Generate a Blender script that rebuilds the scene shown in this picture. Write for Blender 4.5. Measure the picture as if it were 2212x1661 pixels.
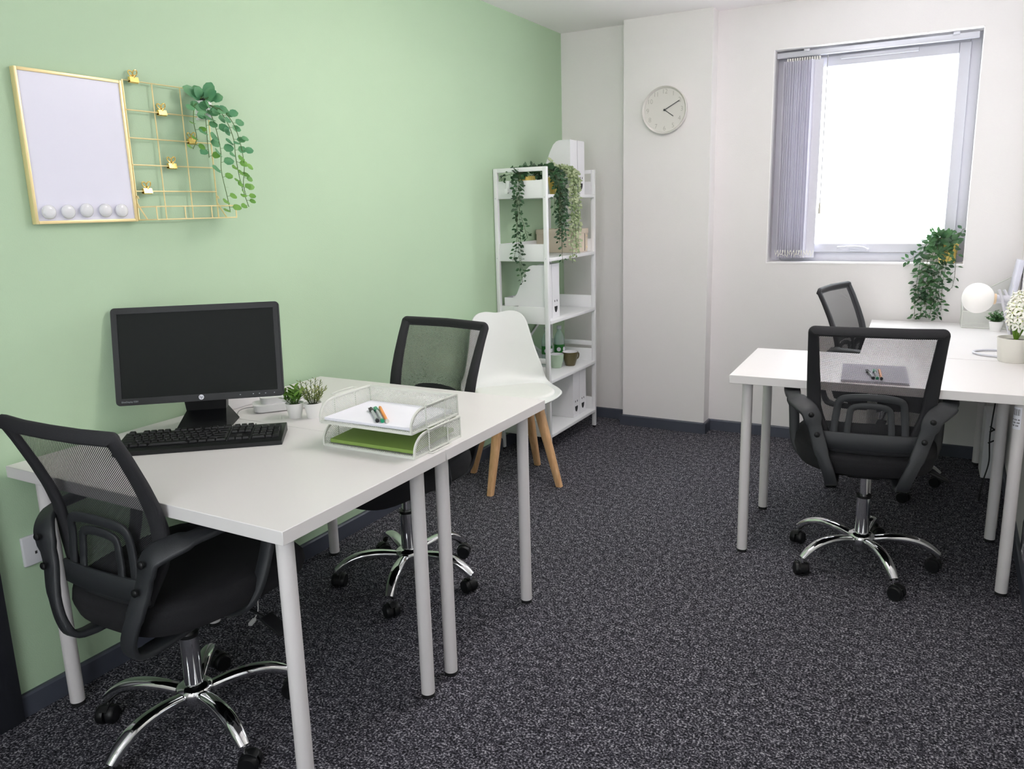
import bpy, bmesh, math, random
from mathutils import Vector, Matrix

PI = math.pi
sc = bpy.context.scene
for o in list(bpy.data.objects):
    bpy.data.objects.remove(o, do_unlink=True)
COL = sc.collection
random.seed(7)

# ------------------------------------------------------------------ camera
CX, CY, CZ = 2.1697, -1.0582, 1.3592
YAW, PITCH, ROLL = 0.5054, -0.2052, -0.0258
FPX = 1674.2
fw = Vector((-math.sin(YAW) * math.cos(PITCH), math.cos(YAW) * math.cos(PITCH), math.sin(PITCH)))
rt = fw.cross(Vector((0, 0, 1))).normalized()
up = rt.cross(fw)
r2 = rt * math.cos(ROLL) + up * math.sin(ROLL)
u2 = -rt * math.sin(ROLL) + up * math.cos(ROLL)
camd = bpy.data.cameras.new('camera')
cam = bpy.data.objects.new('camera', camd)
COL.objects.link(cam)
cam.matrix_world = Matrix(((r2.x, u2.x, -fw.x, CX), (r2.y, u2.y, -fw.y, CY), (r2.z, u2.z, -fw.z, CZ), (0, 0, 0, 1)))
camd.sensor_fit = 'HORIZONTAL'
camd.sensor_width = 36.0
camd.lens = FPX * 36.0 / 2212.0
camd.shift_x = -11.8 / 2212.0
camd.shift_y = -33.1 / 2212.0
camd.clip_start = 0.02
sc.camera = cam

# ------------------------------------------------------------------ world, colour
wd = bpy.data.worlds.new('world')
sc.world = wd
wd.use_nodes = True
wd.node_tree.nodes['Background'].inputs[0].default_value = (0.93, 0.97, 1.0, 1)
wd.node_tree.nodes['Background'].inputs[1].default_value = 1.6
sc.view_settings.view_transform = 'Standard'
sc.view_settings.look = 'None'
sc.view_settings.gamma = 1.0
sc.view_settings.use_curve_mapping = False
sc.view_settings.exposure = 0.60
sc.cycles.max_bounces = 10
sc.cycles.diffuse_bounces = 6
sc.cycles.glossy_bounces = 5
sc.cycles.transmission_bounces = 8
sc.cycles.transparent_max_bounces = 24
sc.cycles.caustics_reflective = False
sc.cycles.caustics_refractive = False
sc.cycles.sample_clamp_indirect = 6.0

# daylight outside the window, plus an added fill lamp behind the camera
def area(name, loc, rot, sx, sy, power, col=(1, 1, 1)):
    l = bpy.data.lights.new(name, 'AREA')
    l.shape = 'RECTANGLE'; l.size = sx; l.size_y = sy; l.energy = power; l.color = col
    o = bpy.data.objects.new(name, l); COL.objects.link(o)
    o.location = loc; o.rotation_euler = rot
    return o
DAY = area('daylight', (1.762, 3.80, 1.60), (math.radians(-90), 0, 0), 1.0, 1.2, 20, (0.97, 0.985, 1.0))
FILL_BEHIND = area('fill_behind', (1.55, -2.18, 1.35), (math.radians(90), 0, 0), 1.3, 1.5, 17, (1.0, 0.985, 0.97))  # added fill lamp, unseen, shining in through the near wall
FILL_EMIT = 12.5  # glow strength of the added fill drums

# ------------------------------------------------------------------ materials
def s2l(c):
    c = c / 255.0
    return c / 12.92 if c <= 0.04045 else ((c + 0.055) / 1.055) ** 2.4
def rgb(c):
    return (s2l(c[0]), s2l(c[1]), s2l(c[2]), 1.0)
class NT:
    def __init__(s, name):
        s.m = bpy.data.materials.new(name); s.m.use_nodes = True
        s.t = s.m.node_tree; s.n = s.t.nodes; s.b = s.n['Principled BSDF']; s.out = s.n['Material Output']
    def node(s, typ, **kw):
        n = s.n.new(typ)
        for k, v in kw.items(): setattr(n, k, v)
        return n
    def link(s, a, b): s.t.links.new(a, b)
    def math(s, op, a, b=None, c=None):
        n = s.node('ShaderNodeMath', operation=op)
        for i, v in enumerate((a, b, c)):
            if v is None: continue
            if isinstance(v, (int, float)): n.inputs[i].default_value = v
            else: s.link(v, n.inputs[i])
        return n.outputs[0]
def mat(name, c, rough=0.5, metal=0.0, spec=0.5, var=0.04, vscale=14.0, bump=0.0, bscale=200.0, coat=0.0, trans=0.0, sub=0.0):
    s = NT(name); b = s.b
    tc = s.node('ShaderNodeTexCoord')
    nz = s.node('ShaderNodeTexNoise'); nz.inputs['Scale'].default_value = vscale; nz.inputs['Detail'].default_value = 3
    s.link(tc.outputs['Object'], nz.inputs['Vector'])
    col = rgb(c)
    mx = s.node('ShaderNodeMix', data_type='RGBA')
    mx.inputs[6].default_value = tuple(x * (1 - var) for x in col[:3]) + (1,)
    mx.inputs[7].default_value = tuple(min(1, x * (1 + var)) for x in col[:3]) + (1,)
    s.link(nz.outputs['Fac'], mx.inputs[0]); s.link(mx.outputs[2], b.inputs['Base Color'])
    b.inputs['Roughness'].default_value = rough; b.inputs['Metallic'].default_value = metal
    b.inputs['Specular IOR Level'].default_value = spec
    b.inputs['Coat Weight'].default_value = coat
    b.inputs['Transmission Weight'].default_value = trans
    if sub: b.inputs['Subsurface Weight'].default_value = sub; b.inputs['Subsurface Scale'].default_value = 0.01
    if bump:
        n2 = s.node('ShaderNodeTexNoise'); n2.inputs['Scale'].default_value = bscale; n2.inputs['Detail'].default_value = 2
        s.link(tc.outputs['Object'], n2.inputs['Vector'])
        bp = s.node('ShaderNodeBump'); bp.inputs['Strength'].default_value = bump; bp.inputs['Distance'].default_value = 0.002
        s.link(n2.outputs['Fac'], bp.inputs['Height']); s.link(bp.outputs[0], b.inputs['Normal'])
    return s.m
def mesh_mat(name, c, pu, pv, thr, rough=0.5, metal=0.0):
    """woven / expanded mesh: real holes laid out in the panel's own UV metres"""
    s = NT(name); b = s.b
    uv = s.node('ShaderNodeUVMap'); sp = s.node('ShaderNodeSeparateXYZ'); s.link(uv.outputs[0], sp.inputs[0])
    a = s.math('MULTIPLY', sp.outputs[0], PI / pu); d = s.math('MULTIPLY', sp.outputs[1], PI / pv)
    x = s.math('SINE', s.math('ADD', a, d)); y = s.math('SINE', s.math('SUBTRACT', a, d))
    v = s.math('ABSOLUTE', s.math('MULTIPLY', x, y))
    hole = s.math('GREATER_THAN', v, thr)
    tr = s.node('ShaderNodeBsdfTransparent'); mix = s.node('ShaderNodeMixShader')
    s.link(hole, mix.inputs[0]); s.link(b.outputs[0], mix.inputs[1]); s.link(tr.outputs[0], mix.inputs[2])
    s.link(mix.outputs[0], s.out.inputs[0])
    b.inputs['Base Color'].default_value = rgb(c); b.inputs['Roughness'].default_value = rough; b.inputs['Metallic'].default_value = metal
    return s.m

M = {}
M['green'] = mat('green_paint', (180, 206, 174), 0.75, var=0.02, vscale=3, bump=0.25, bscale=260)
M['white'] = mat('white_paint', (236, 233, 232), 0.8, var=0.015, vscale=3, bump=0.25, bscale=260)
M['ceil'] = mat('ceiling_paint', (252, 247, 249), 0.85, var=0.01, vscale=3)
M['skirt'] = mat('navy_vinyl_skirting', (72, 76, 88), 0.45, var=0.2, vscale=9)
M['upvc'] = mat('white_upvc', (204, 204, 212), 0.35, var=0.01)
M['desk'] = mat('white_laminate', (223, 220, 219), 0.38, var=0.01, vscale=5, bump=0.04, bscale=90)
M['leg'] = mat('white_powder_coat', (222, 218, 218), 0.42, var=0.02, bump=0.1, bscale=500)
M['cap'] = mat('black_rubber', (22, 22, 24), 0.7)
M['blackp'] = mat('black_plastic', (46, 48, 51), 0.42, var=0.1, bump=0.35, bscale=900)
M['blackp2'] = mat('black_smooth_plastic', (17, 18, 20), 0.42, spec=.35, var=0.08, bump=0.1, bscale=700)
M['frameb'] = mat('black_frame_fabric', (34, 34, 38), 0.75, var=0.15, bump=0.5, bscale=900)
M['seat'] = mat('black_seat_fabric', (20, 20, 24), 0.9, var=0.2, bump=0.6, bscale=800)
M['chrome'] = mat('polished_chrome', (225, 226, 228), 0.07, metal=1.0, var=0.01)
M['brass'] = mat('brushed_brass', (248, 228, 172), 0.36, metal=0.4, var=0.04)
M['gold'] = mat('bright_gold', (252, 214, 128), 0.22, metal=.8, var=0.04)
M['board'] = mat('magnetic_whiteboard', (226, 226, 240), 0.3, var=0.01)
M['magnet'] = mat('glossy_white_resin', (222, 223, 226), 0.12, var=0.01, coat=0.5)
M['shell'] = mat('white_polypropylene', (238, 240, 238), 0.35, var=0.01)
M['pad'] = mat('white_faux_leather', (240, 240, 236), 0.5, var=0.01, bump=0.2, bscale=400)
M['shelfw'] = mat('white_lacquered_wood', (236, 237, 238), 0.4, var=0.01)
M['card'] = mat('white_cardboard', (233, 233, 236), 0.65, var=0.015, bump=0.15, bscale=400)
M['dark'] = mat('dark_cutout', (40, 42, 44), 0.9)
M['beige'] = mat('beige_cardboard', (224, 210, 192), 0.65, var=0.03, bump=0.15, bscale=300)
M['soil'] = mat('dark_moss_soil', (38, 34, 26), 0.95, var=0.4, vscale=200, bump=0.8, bscale=300)
M['pot'] = mat('white_melamine_pot', (232, 232, 230), 0.4, var=0.01)
M['potw'] = mat('off_white_ceramic_pot', (222, 220, 212), 0.45, var=0.01)
M['goldpot'] = mat('gold_glazed_pot', (232, 204, 112), 0.32, metal=0.35, var=0.12, vscale=60)
M['stem'] = mat('green_vine_stem', (84, 112, 58), 0.6, var=0.2)
M['stemd'] = mat('dark_vine_stem', (70, 84, 52), 0.6, var=0.2)
M['screen'] = mat('matte_screen', (24, 27, 26), 0.6, spec=.2, var=0.1, vscale=60)
M['led'] = mat('pale_indicator', (150, 155, 160), 0.4)
M['paper'] = mat('white_paper', (238, 238, 246), 0.7, var=0.01)
M['greenf'] = mat('green_paper_folder', (132, 160, 78), 0.65, var=0.03)
M['routerw'] = mat('matte_white_plastic', (228, 228, 228), 0.45, var=0.01)
M['cable'] = mat('grey_cable', (150, 150, 150), 0.5)
M['wirew'] = mat('off_white_wire', (214, 216, 208), 0.4, var=0.02)
M['lampm'] = mat('pale_grey_metal', (208, 208, 216), 0.3, metal=0.1, var=0.01)
M['notebook'] = mat('lavender_grey_card', (168, 166, 178), 0.6, var=0.02)
M['ink'] = mat('black_ink', (28, 28, 30), 0.5)
M['inkg'] = mat('green_cap_plastic', (20, 150, 105), 0.3)
M['clear'] = mat('clear_grey_barrel', (196, 204, 204), 0.25, var=0.05, trans=0.3)
M['orange'] = mat('orange_barrel', (240, 150, 62), 0.35)
M['cream'] = mat('cream_plastic', (205, 200, 190), 0.4)
M['clockw'] = mat('white_clock_plastic', (222, 219, 214), 0.4, var=0.01)
M['num'] = mat('grey_numerals', (164, 163, 154), 0.6)
M['hand'] = mat('charcoal_hands', (58, 62, 62), 0.5)
M['mugb'] = mat('olive_stoneware', (92, 84, 54), 0.35, var=0.08, vscale=60)
M['mugg'] = mat('sage_stoneware', (170, 192, 168), 0.4, var=0.05, vscale=80)
M['mugi'] = mat('white_glaze', (235, 235, 238), 0.25)
M['wring'] = mat('light_wood_ring', (226, 200, 168), 0.5)
s = NT('translucent_grey_blind_fabric')
s.b.inputs['Base Color'].default_value = rgb((232, 230, 236)); s.b.inputs['Roughness'].default_value = .85
nz = s.node('ShaderNodeTexNoise'); nz.inputs['Scale'].default_value = 90
tl = s.node('ShaderNodeBsdfTranslucent'); tl.inputs[0].default_value = rgb((240, 239, 246)); mix = s.node('ShaderNodeMixShader')
s.link(s.math('ADD', s.math('MULTIPLY', nz.outputs['Fac'], .2), .45), mix.inputs[0]); s.link(s.b.outputs[0], mix.inputs[1]); s.link(tl.outputs[0], mix.inputs[2]); s.link(mix.outputs[0], s.out.inputs[0])
M['fabric'] = s.m
M['fabric_opaque'] = mat('lilac_grey_blind_fabric', (214, 213, 222), 0.85, var=0.04, vscale=80)  # same slat fabric, made opaque and greyer to hold back the window glow
M['bead'] = mat('ivory_bead_chain', (232, 230, 222), 0.5)
M['reveal'] = mat('window_lit_reveal_white', (252, 250, 250), 0.6, var=0.01)  # whiter than the walls: window light on the reveal put into the colour
M['doorp'] = mat('dark_door_paint', (36, 38, 44), 0.4, var=0.1)
M['doorw'] = mat('white_door_paint', (225, 225, 225), 0.5)
M['socket'] = mat('white_socket_plastic', (218, 218, 222), 0.3, var=0.01)
M['petal'] = mat('cream_white_petal', (250, 249, 238), 0.6, var=0.04, vscale=90, sub=0.1)
M['petalc'] = mat('yellow_green_flower_heart', (206, 218, 134), 0.6)
M['hleaf'] = mat('bright_strap_leaf', (104, 142, 48), 0.4, var=0.15, vscale=30)
M['chairmesh'] = mesh_mat('black_chair_mesh', (40, 40, 44), 0.0058, 0.0044, 0.50, 0.7)
M['traymesh'] = mesh_mat('white_wire_mesh', (216, 218, 212), 0.0064, 0.0064, 0.42, 0.45)

def leafmat(name, c1, c2, rough=0.45, scale=22.0):
    s = NT(name); b = s.b
    tc = s.node('ShaderNodeTexCoord'); nz = s.node('ShaderNodeTexNoise'); nz.inputs['Scale'].default_value = scale; nz.inputs['Detail'].default_value = 1
    s.link(tc.outputs['Object'], nz.inputs['Vector'])
    cr = s.node('ShaderNodeValToRGB'); cr.color_ramp.elements[0].position = 0.35; cr.color_ramp.elements[1].position = 0.65
    cr.color_ramp.elements[0].color = rgb(c1); cr.color_ramp.elements[1].color = rgb(c2)
    s.link(nz.outputs['Fac'], cr.inputs[0]); s.link(cr.outputs[0], b.inputs['Base Color'])
    b.inputs['Roughness'].default_value = rough
    tl = s.node('ShaderNodeBsdfTranslucent'); s.link(cr.outputs[0], tl.inputs[0])
    mix = s.node('ShaderNodeMixShader'); mix.inputs[0].default_value = 0.25
    s.link(b.outputs[0], mix.inputs[1]); s.link(tl.outputs[0], mix.inputs[2]); s.link(mix.outputs[0], s.out.inputs[0])
    return s.m
M['leafround'] = leafmat('blue_green_round_leaf', (88, 150, 108), (112, 168, 120))
M['leaftip'] = leafmat('fresh_green_tip_leaf', (104, 158, 70), (130, 178, 86))
M['leafdark'] = leafmat('dark_green_leaf', (30, 64, 36), (58, 98, 60), 0.35)
M['leafpale'] = leafmat('pale_sage_leaf', (132, 152, 104), (196, 206, 168), 0.5)
M['leafwin'] = leafmat('mid_dark_green_leaf', (40, 76, 46), (74, 116, 70), 0.4)
M['leafsuc'] = leafmat('bright_green_leaf', (82, 128, 44), (128, 168, 72))
M['leafros'] = leafmat('olive_needle_leaf', (104, 122, 56), (150, 156, 84))
M['leafsml'] = leafmat('small_green_leaf', (70, 112, 66), (120, 156, 112))

# wood
def woodmat(name, c1, c2):
    s = NT(name); b = s.b
    tc = s.node('ShaderNodeTexCoord'); mp = s.node('ShaderNodeMapping'); mp.inputs['Scale'].default_value = (40, 40, 4)
    s.link(tc.outputs['Object'], mp.inputs[0])
    nz = s.node('ShaderNodeTexNoise'); nz.inputs['Scale'].default_value = 2.0; nz.inputs['Detail'].default_value = 4; s.link(mp.outputs[0], nz.inputs['Vector'])
    cr = s.node('ShaderNodeValToRGB'); cr.color_ramp.elements[0].position = 0.3; cr.color_ramp.elements[1].position = 0.75
    cr.color_ramp.elements[0].color = rgb(c1); cr.color_ramp.elements[1].color = rgb(c2)
    s.link(nz.outputs['Fac'], cr.inputs[0]); s.link(cr.outputs[0], b.inputs['Base Color']); b.inputs['Roughness'].default_value = 0.45
    return s.m
M['beech'] = woodmat('beech_wood', (206, 160, 112), (232, 190, 144))

# carpet
s = NT('charcoal_loop_carpet'); b = s.b
tc = s.node('ShaderNodeTexCoord')
n1 = s.node('ShaderNodeTexNoise'); n1.inputs['Scale'].default_value = 165; n1.inputs['Detail'].default_value = 3; n1.inputs['Roughness'].default_value = 0.7
n2 = s.node('ShaderNodeTexNoise'); n2.inputs['Scale'].default_value = 2.2; n2.inputs['Detail'].default_value = 2
n3 = s.node('ShaderNodeTexNoise'); n3.inputs['Scale'].default_value = 45; n3.inputs['Detail'].default_value = 2
for n in (n1, n2, n3): s.link(tc.outputs['Object'], n.inputs['Vector'])
cr = s.node('ShaderNodeValToRGB'); e = cr.color_ramp.elements
e[0].position = 0.40; e[0].color = rgb((10, 10, 13)); e[1].position = 0.66; e[1].color = rgb((196, 194, 200))
x = e.new(0.52); x.color = rgb((66, 65, 74))
mixv = s.math('ADD', s.math('MULTIPLY', n1.outputs['Fac'], 0.8), s.math('MULTIPLY', n3.outputs['Fac'], 0.2))
s.link(mixv, cr.inputs[0])
mu = s.node('ShaderNodeMix', data_type='RGBA', blend_type='MULTIPLY'); mu.inputs[0].default_value = 1.0
s.link(cr.outputs[0], mu.inputs[6])
gl = s.math('ADD', s.math('MULTIPLY', n2.outputs['Fac'], 0.3), 0.85)
s.link(gl, mu.inputs[7]); s.link(mu.outputs[2], b.inputs['Base Color'])
b.inputs['Roughness'].default_value = 0.95; b.inputs['Specular IOR Level'].default_value = 0.15
bp = s.node('ShaderNodeBump'); bp.inputs['Strength'].default_value = 0.9; bp.inputs['Distance'].default_value = 0.004
s.link(n1.outputs['Fac'], bp.inputs['Height']); s.link(bp.outputs[0], b.inputs['Normal'])
M['carpet'] = s.m

# frosted pane : lets daylight in, hides what is outside
s = NT('frosted_glass')
tr = s.node('ShaderNodeBsdfTransparent'); tr.inputs[0].default_value = (0.97, 0.99, 1, 1)
tl = s.node('ShaderNodeBsdfTranslucent'); tl.inputs[0].default_value = (0.96, 0.98, 1, 1)
nz = s.node('ShaderNodeTexNoise'); nz.inputs['Scale'].default_value = 120
mix = s.node('ShaderNodeMixShader'); s.link(s.math('ADD', s.math('MULTIPLY', nz.outputs['Fac'], 0.1), 0.3), mix.inputs[0])
s.link(tr.outputs[0], mix.inputs[1]); s.link(tl.outputs[0], mix.inputs[2]); s.link(mix.outputs[0], s.out.inputs[0])
M['frost'] = s.m
def emit(name, c, k):
    s = NT(name); s.b.inputs['Base Color'].default_value = rgb(c)
    s.b.inputs['Emission Color'].default_value = rgb(c); s.b.inputs['Emission Strength'].default_value = k
    return s.m
M['fillglow'] = emit('fill_drum_glow', (255, 248, 247), FILL_EMIT)  # glow of the added fill drums
M['globe'] = emit('opal_globe', (246, 244, 242), 0.06)
s = NT('clear_pet_bottle'); s.b.inputs['Base Color'].default_value = (0.86, 0.95, 0.92, 1); s.b.inputs['Roughness'].default_value = 0.05
tr = s.node('ShaderNodeBsdfTransparent'); tr.inputs[0].default_value = (0.75, 0.9, 0.84, 1)
mix = s.node('ShaderNodeMixShader'); mix.inputs[0].default_value = 0.65
s.link(s.b.outputs[0], mix.inputs[1]); s.link(tr.outputs[0], mix.inputs[2]); s.link(mix.outputs[0], s.out.inputs[0])
M['pet'] = s.m
M['labelg'] = mat('green_bottle_label', (30, 120, 40), 0.4, var=0.3, vscale=80)

# ------------------------------------------------------------------ mesh building
class MB:
    def __init__(s):
        s.bm = bmesh.new(); s.uv = s.bm.loops.layers.uv.new('UVMap')
    def box(s, c, d, R=None, bev=0.0, seg=2):
        r = bmesh.ops.create_cube(s.bm, size=1.0)
        vs = r['verts']
        for v in vs: v.co = Vector((v.co.x * d[0], v.co.y * d[1], v.co.z * d[2]))
        if bev:
            es = list({e for v in vs for e in v.link_edges})
            rr = bmesh.ops.bevel(s.bm, geom=es, offset=bev, segments=seg, profile=0.5, affect='EDGES')
            vs = list(set(rr['verts']) | {v for v in vs if v.is_valid})
        for v in vs:
            co = v.co.copy()
            if R is not None: co = R @ co
            v.co = co + Vector(c)
        return s
    def b2(s, a, b, bev=0.0, seg=2):
        c = [(a[i] + b[i]) / 2 for i in range(3)]; d = [abs(b[i] - a[i]) for i in range(3)]
        return s.box(c, d, None, bev, seg)
    def ring_loft(s, rings, close=False, cap=True):
        n = len(rings[0]); V = [[s.bm.verts.new(p) for p in r] for r in rings]
        k = len(V)
        for i in range(k if close else k - 1):
            A, B = V[i], V[(i + 1) % k]
            for j in range(n):
                try: s.bm.faces.new((A[j], A[(j + 1) % n], B[(j + 1) % n], B[j]))
                except ValueError: pass
        if cap and not close:
            s.bm.faces.new(list(reversed(V[0]))); s.bm.faces.new(V[-1])
        return s
    def cyl(s, p0, p1, r0, r1=None, n=24):
        p0, p1 = Vector(p0), Vector(p1); r1 = r0 if r1 is None else r1
        t = (p1 - p0).normalized(); a = t.orthogonal().normalized(); b = t.cross(a)
        def ring(p, r): return [p + a * (r * math.cos(2 * PI * k / n)) + b * (r * math.sin(2 * PI * k / n)) for k in range(n)]
        return s.ring_loft([ring(p0, r0), ring(p1, r1)])
    def sweep(s, pts, sec, closed=False, upv=None, scale=None):
        """sweep a 2-D section (list of (side, normal)) along pts"""
        pts = [Vector(p) for p in pts]; k = len(pts); rings = []
        prev = None
        for i, p in enumerate(pts):
            if closed: t = (pts[(i + 1) % k] - pts[i - 1])
            else: t = pts[min(i + 1, k - 1)] - pts[max(i - 1, 0)]
            t.normalize()
            if upv is not None:
                u = Vector(upv(i) if callable(upv) else upv)
                nrm = (u - t * u.dot(t)).normalized()
            else:
                nrm = t.orthogonal().normalized() if prev is None else (prev - t * prev.dot(t)).normalized()
            prev = nrm
            sd = t.cross(nrm)
            f = scale[i] if scale else 1.0
            if isinstance(f, (int, float)): f = (f, f)
            rings.append([p + sd * (a * f[0]) + nrm * (b * f[1]) for a, b in sec])
        return s.ring_loft(rings, close=closed)
    def tube(s, pts, r, n=8, closed=False):
        rr = r if isinstance(r, (list, tuple)) else None
        base = 1.0 if rr else r
        sec = [(base * math.cos(2 * PI * k / n), base * math.sin(2 * PI * k / n)) for k in range(n)]
        return s.sweep(pts, sec, closed, None, rr)
    def band(s, pts, w, t, upv, closed=False, scale=None, c=0.3):
        a, b = w / 2, t / 2; q = min(min(a, b) * c, .45 * b)
        qa = q if w < .9 else .14
        sec = [(-a, -b + q), (-a + qa, -b), (a - qa, -b), (a, -b + q), (a, b - q), (a - qa, b), (-a + qa, b), (-a, b - q)]
        return s.sweep(pts, sec, closed, upv, scale)
    def lathe(s, prof, c=(0, 0, 0), n=28, R=None, close=False, mod=None):
        rings = []
        for (r, z) in prof:
            ring = []
            for k in range(n):
                a = 2 * PI * k / n; f = mod(a) if mod else 1.0
                v = Vector((max(r, 1e-5) * f * math.cos(a), max(r, 1e-5) * f * math.sin(a), z))
                if R is not None: v = R @ v
                ring.append(v + Vector(c))
            rings.append(ring)
        return s.ring_loft(rings, close=close, cap=not close)
    def prism(s, poly, f, h0, h1):
        """extrude a 2-D polygon; f(u, v, h) gives the 3-D point"""
        A = [s.bm.verts.new(f(u, v, h0)) for u, v in poly]; B = [s.bm.verts.new(f(u, v, h1)) for u, v in poly]
        n = len(poly)
        for i in range(n): s.bm.faces.new((A[i], A[(i + 1) % n], B[(i + 1) % n], B[i]))
        s.bm.faces.new(list(reversed(A))); s.bm.faces.new(B)
        return s
    def grid(s, f, nu, nv, closeu=False):
        V = [[s.bm.verts.new(f(i / nu, j / nv)) for j in range(nv + 1)] for i in range(nu + (0 if closeu else 1))]
        k = len(V)
        for i in range(k if closeu else nu):
            for j in range(nv):
                s.bm.faces.new((V[i][j], V[(i + 1) % k][j], V[(i + 1) % k][j + 1], V[i][j + 1]))
        return V
    def panel(s, p, u, v, lu, lv, poly=None):
        """flat panel with metre UVs: origin p, directions u, v; optional 2-D outline"""
        p, u, v = Vector(p), Vector(u).normalized(), Vector(v).normalized()
        poly = poly or [(0, 0), (lu, 0), (lu, lv), (0, lv)]
        f = s.bm.faces.new([s.bm.verts.new(p + u * a + v * b) for a, b in poly])
        for l, (a, b) in zip(f.loops, poly): l[s.uv].uv = (a, b)
        return s
    def leaf(s, p, d, nrm, L, W, kind='oval', fold=0.25, droop=0.2):
        d = Vector(d).normalized(); nrm = Vector(nrm); nrm = (nrm - d * nrm.dot(d))
        if nrm.length < 1e-4: nrm = d.orthogonal()
        nrm.normalize(); sd = d.cross(nrm); p = Vector(p)
        prof = {'oval': [(0, 0), (.25, .8), (.5, 1), (.78, .62), (1, 0)], 'round': [(0, 0.25), (.2, .92), (.5, 1), (.8, .78), (1, .12)],
                'needle': [(0, .4), (.4, 1), (.75, .7), (1, 0)], 'petal': [(0, .25), (.35, .7), (.65, 1), (.88, .7), (1, .1)]}[kind]
        mid, lf, rg = [], [], []
        for t, w in prof:
            q = p + d * (L * t) - nrm * (droop * L * t * t)
            mid.append(s.bm.verts.new(q))
            h = W / 2 * w
            lf.append(s.bm.verts.new(q + sd * h + nrm * (fold * h)) if w > 0.01 else None)
            rg.append(s.bm.verts.new(q - sd * h + nrm * (fold * h)) if w > 0.01 else None)
        for i in range(len(prof) - 1):
            for S, flip in ((lf, False), (rg, True)):
                vs = [mid[i], mid[i + 1]] + ([S[i + 1]] if S[i + 1] else []) + ([S[i]] if S[i] else [])
                if len(vs) > 2: s.bm.faces.new(vs if not flip else list(reversed(vs)))
        return s
    def text(s, txt, size, f, depth=0.0, align='CENTER', font_off=0.0):
        cu = bpy.data.curves.new('lettering', 'FONT'); cu.body = txt; cu.size = size; cu.align_x = align; cu.align_y = 'CENTER'
        cu.extrude = depth; cu.offset = font_off; cu.resolution_u = 3
        o = bpy.data.objects.new('lettering', cu); COL.objects.link(o)
        bpy.context.view_layer.update()
        dg = bpy.context.evaluated_depsgraph_get(); me = o.evaluated_get(dg).to_mesh()
        vs = [s.bm.verts.new(f(v.co.x, v.co.y, v.co.z)) for v in me.vertices]
        for pl in me.polygons:
            try: s.bm.faces.new([vs[i] for i in pl.vertices])
            except ValueError: pass
        o.evaluated_get(dg).to_mesh_clear()
        bpy.data.objects.remove(o, do_unlink=True); bpy.data.curves.remove(cu)
        return s
    def build(s, name, m, parent=None, ang=38, label=None, flat=False, recalc=True, origin=None):
        if recalc: bmesh.ops.recalc_face_normals(s.bm, faces=s.bm.faces)
        me = bpy.data.meshes.new(name)
        if origin is not None:
            for v in s.bm.verts: v.co -= Vector(origin)
        s.bm.to_mesh(me); s.bm.free()
        me.materials.append(M[m] if isinstance(m, str) else m)
        if not flat:
            for p in me.polygons: p.use_smooth = True
            me.set_sharp_from_angle(angle=math.radians(ang))
        o = bpy.data.objects.new(name, me); COL.objects.link(o)
        if parent is not None: o.parent = parent
        if origin is not None: o.location = origin
        if label: o['label'] = label
        return o

def thing(name, label, cat, loc=(0, 0, 0), rz=0.0, group=None):
    o = bpy.data.objects.new(name, None); COL.objects.link(o); o.empty_display_size = 0.05
    o.location = loc; o.rotation_euler = (0, 0, rz); o['label'] = label; o['category'] = cat
    if group: o['group'] = group
    return o
def tag(o, label, cat, group=None):
    o['label'] = label; o['category'] = cat
    if group: o['group'] = group
    return o
def struct(o):
    o['kind'] = 'structure'; return o
def dup(root, loc, rz, label, group=None, skip=()):
    c = root.copy(); COL.objects.link(c); c.location = loc; c.rotation_euler = (0, 0, rz); c['label'] = label
    if group: c['group'] = group
    for ch in list(root.children):
        if ch.name.split('.')[0] in skip: continue
        d = ch.copy(); COL.objects.link(d); d.parent = c
        for g in list(ch.children):
            e2 = g.copy(); COL.objects.link(e2); e2.parent = d
    return c
def rotz(a): return Matrix.Rotation(a, 3, 'Z')
def rpath(pts, r, n=5, closed=True):
    """round the corners of a polyline"""
    pts = [Vector(p) for p in pts]; out = []; k = len(pts)
    for i in range(k):
        if not closed and i in (0, k - 1): out.append(pts[i]); continue
        p, a, b = pts[i], pts[i - 1], pts[(i + 1) % k]
        d1, d2 = (a - p), (b - p); q = min(r, d1.length * .49, d2.length * .49)
        A, B = p + d1.normalized() * q, p + d2.normalized() * q
        for j in range(n + 1):
            t = j / n; out.append(A * (1 - t) ** 2 + p * (2 * t * (1 - t)) + B * t * t)
    return out
def smooth(pts, n=6, closed=False):
    """Catmull-Rom through pts"""
    P = [Vector(p) for p in pts]; k = len(P); out = []
    rng = range(k) if closed else range(k - 1)
    for i in rng:
        if closed: a, b, c, d = P[i - 1], P[i], P[(i + 1) % k], P[(i + 2) % k]
        else: a, b, c, d = P[max(i - 1, 0)], P[i], P[i + 1], P[min(i + 2, k - 1)]
        for j in range(n):
            t = j / n
            out.append(0.5 * ((2 * b) + (c - a) * t + (2 * a - 5 * b + 4 * c - d) * t * t + (3 * b - a - 3 * c + d) * t ** 3))
    if not closed: out.append(P[-1])
    return out

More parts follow.
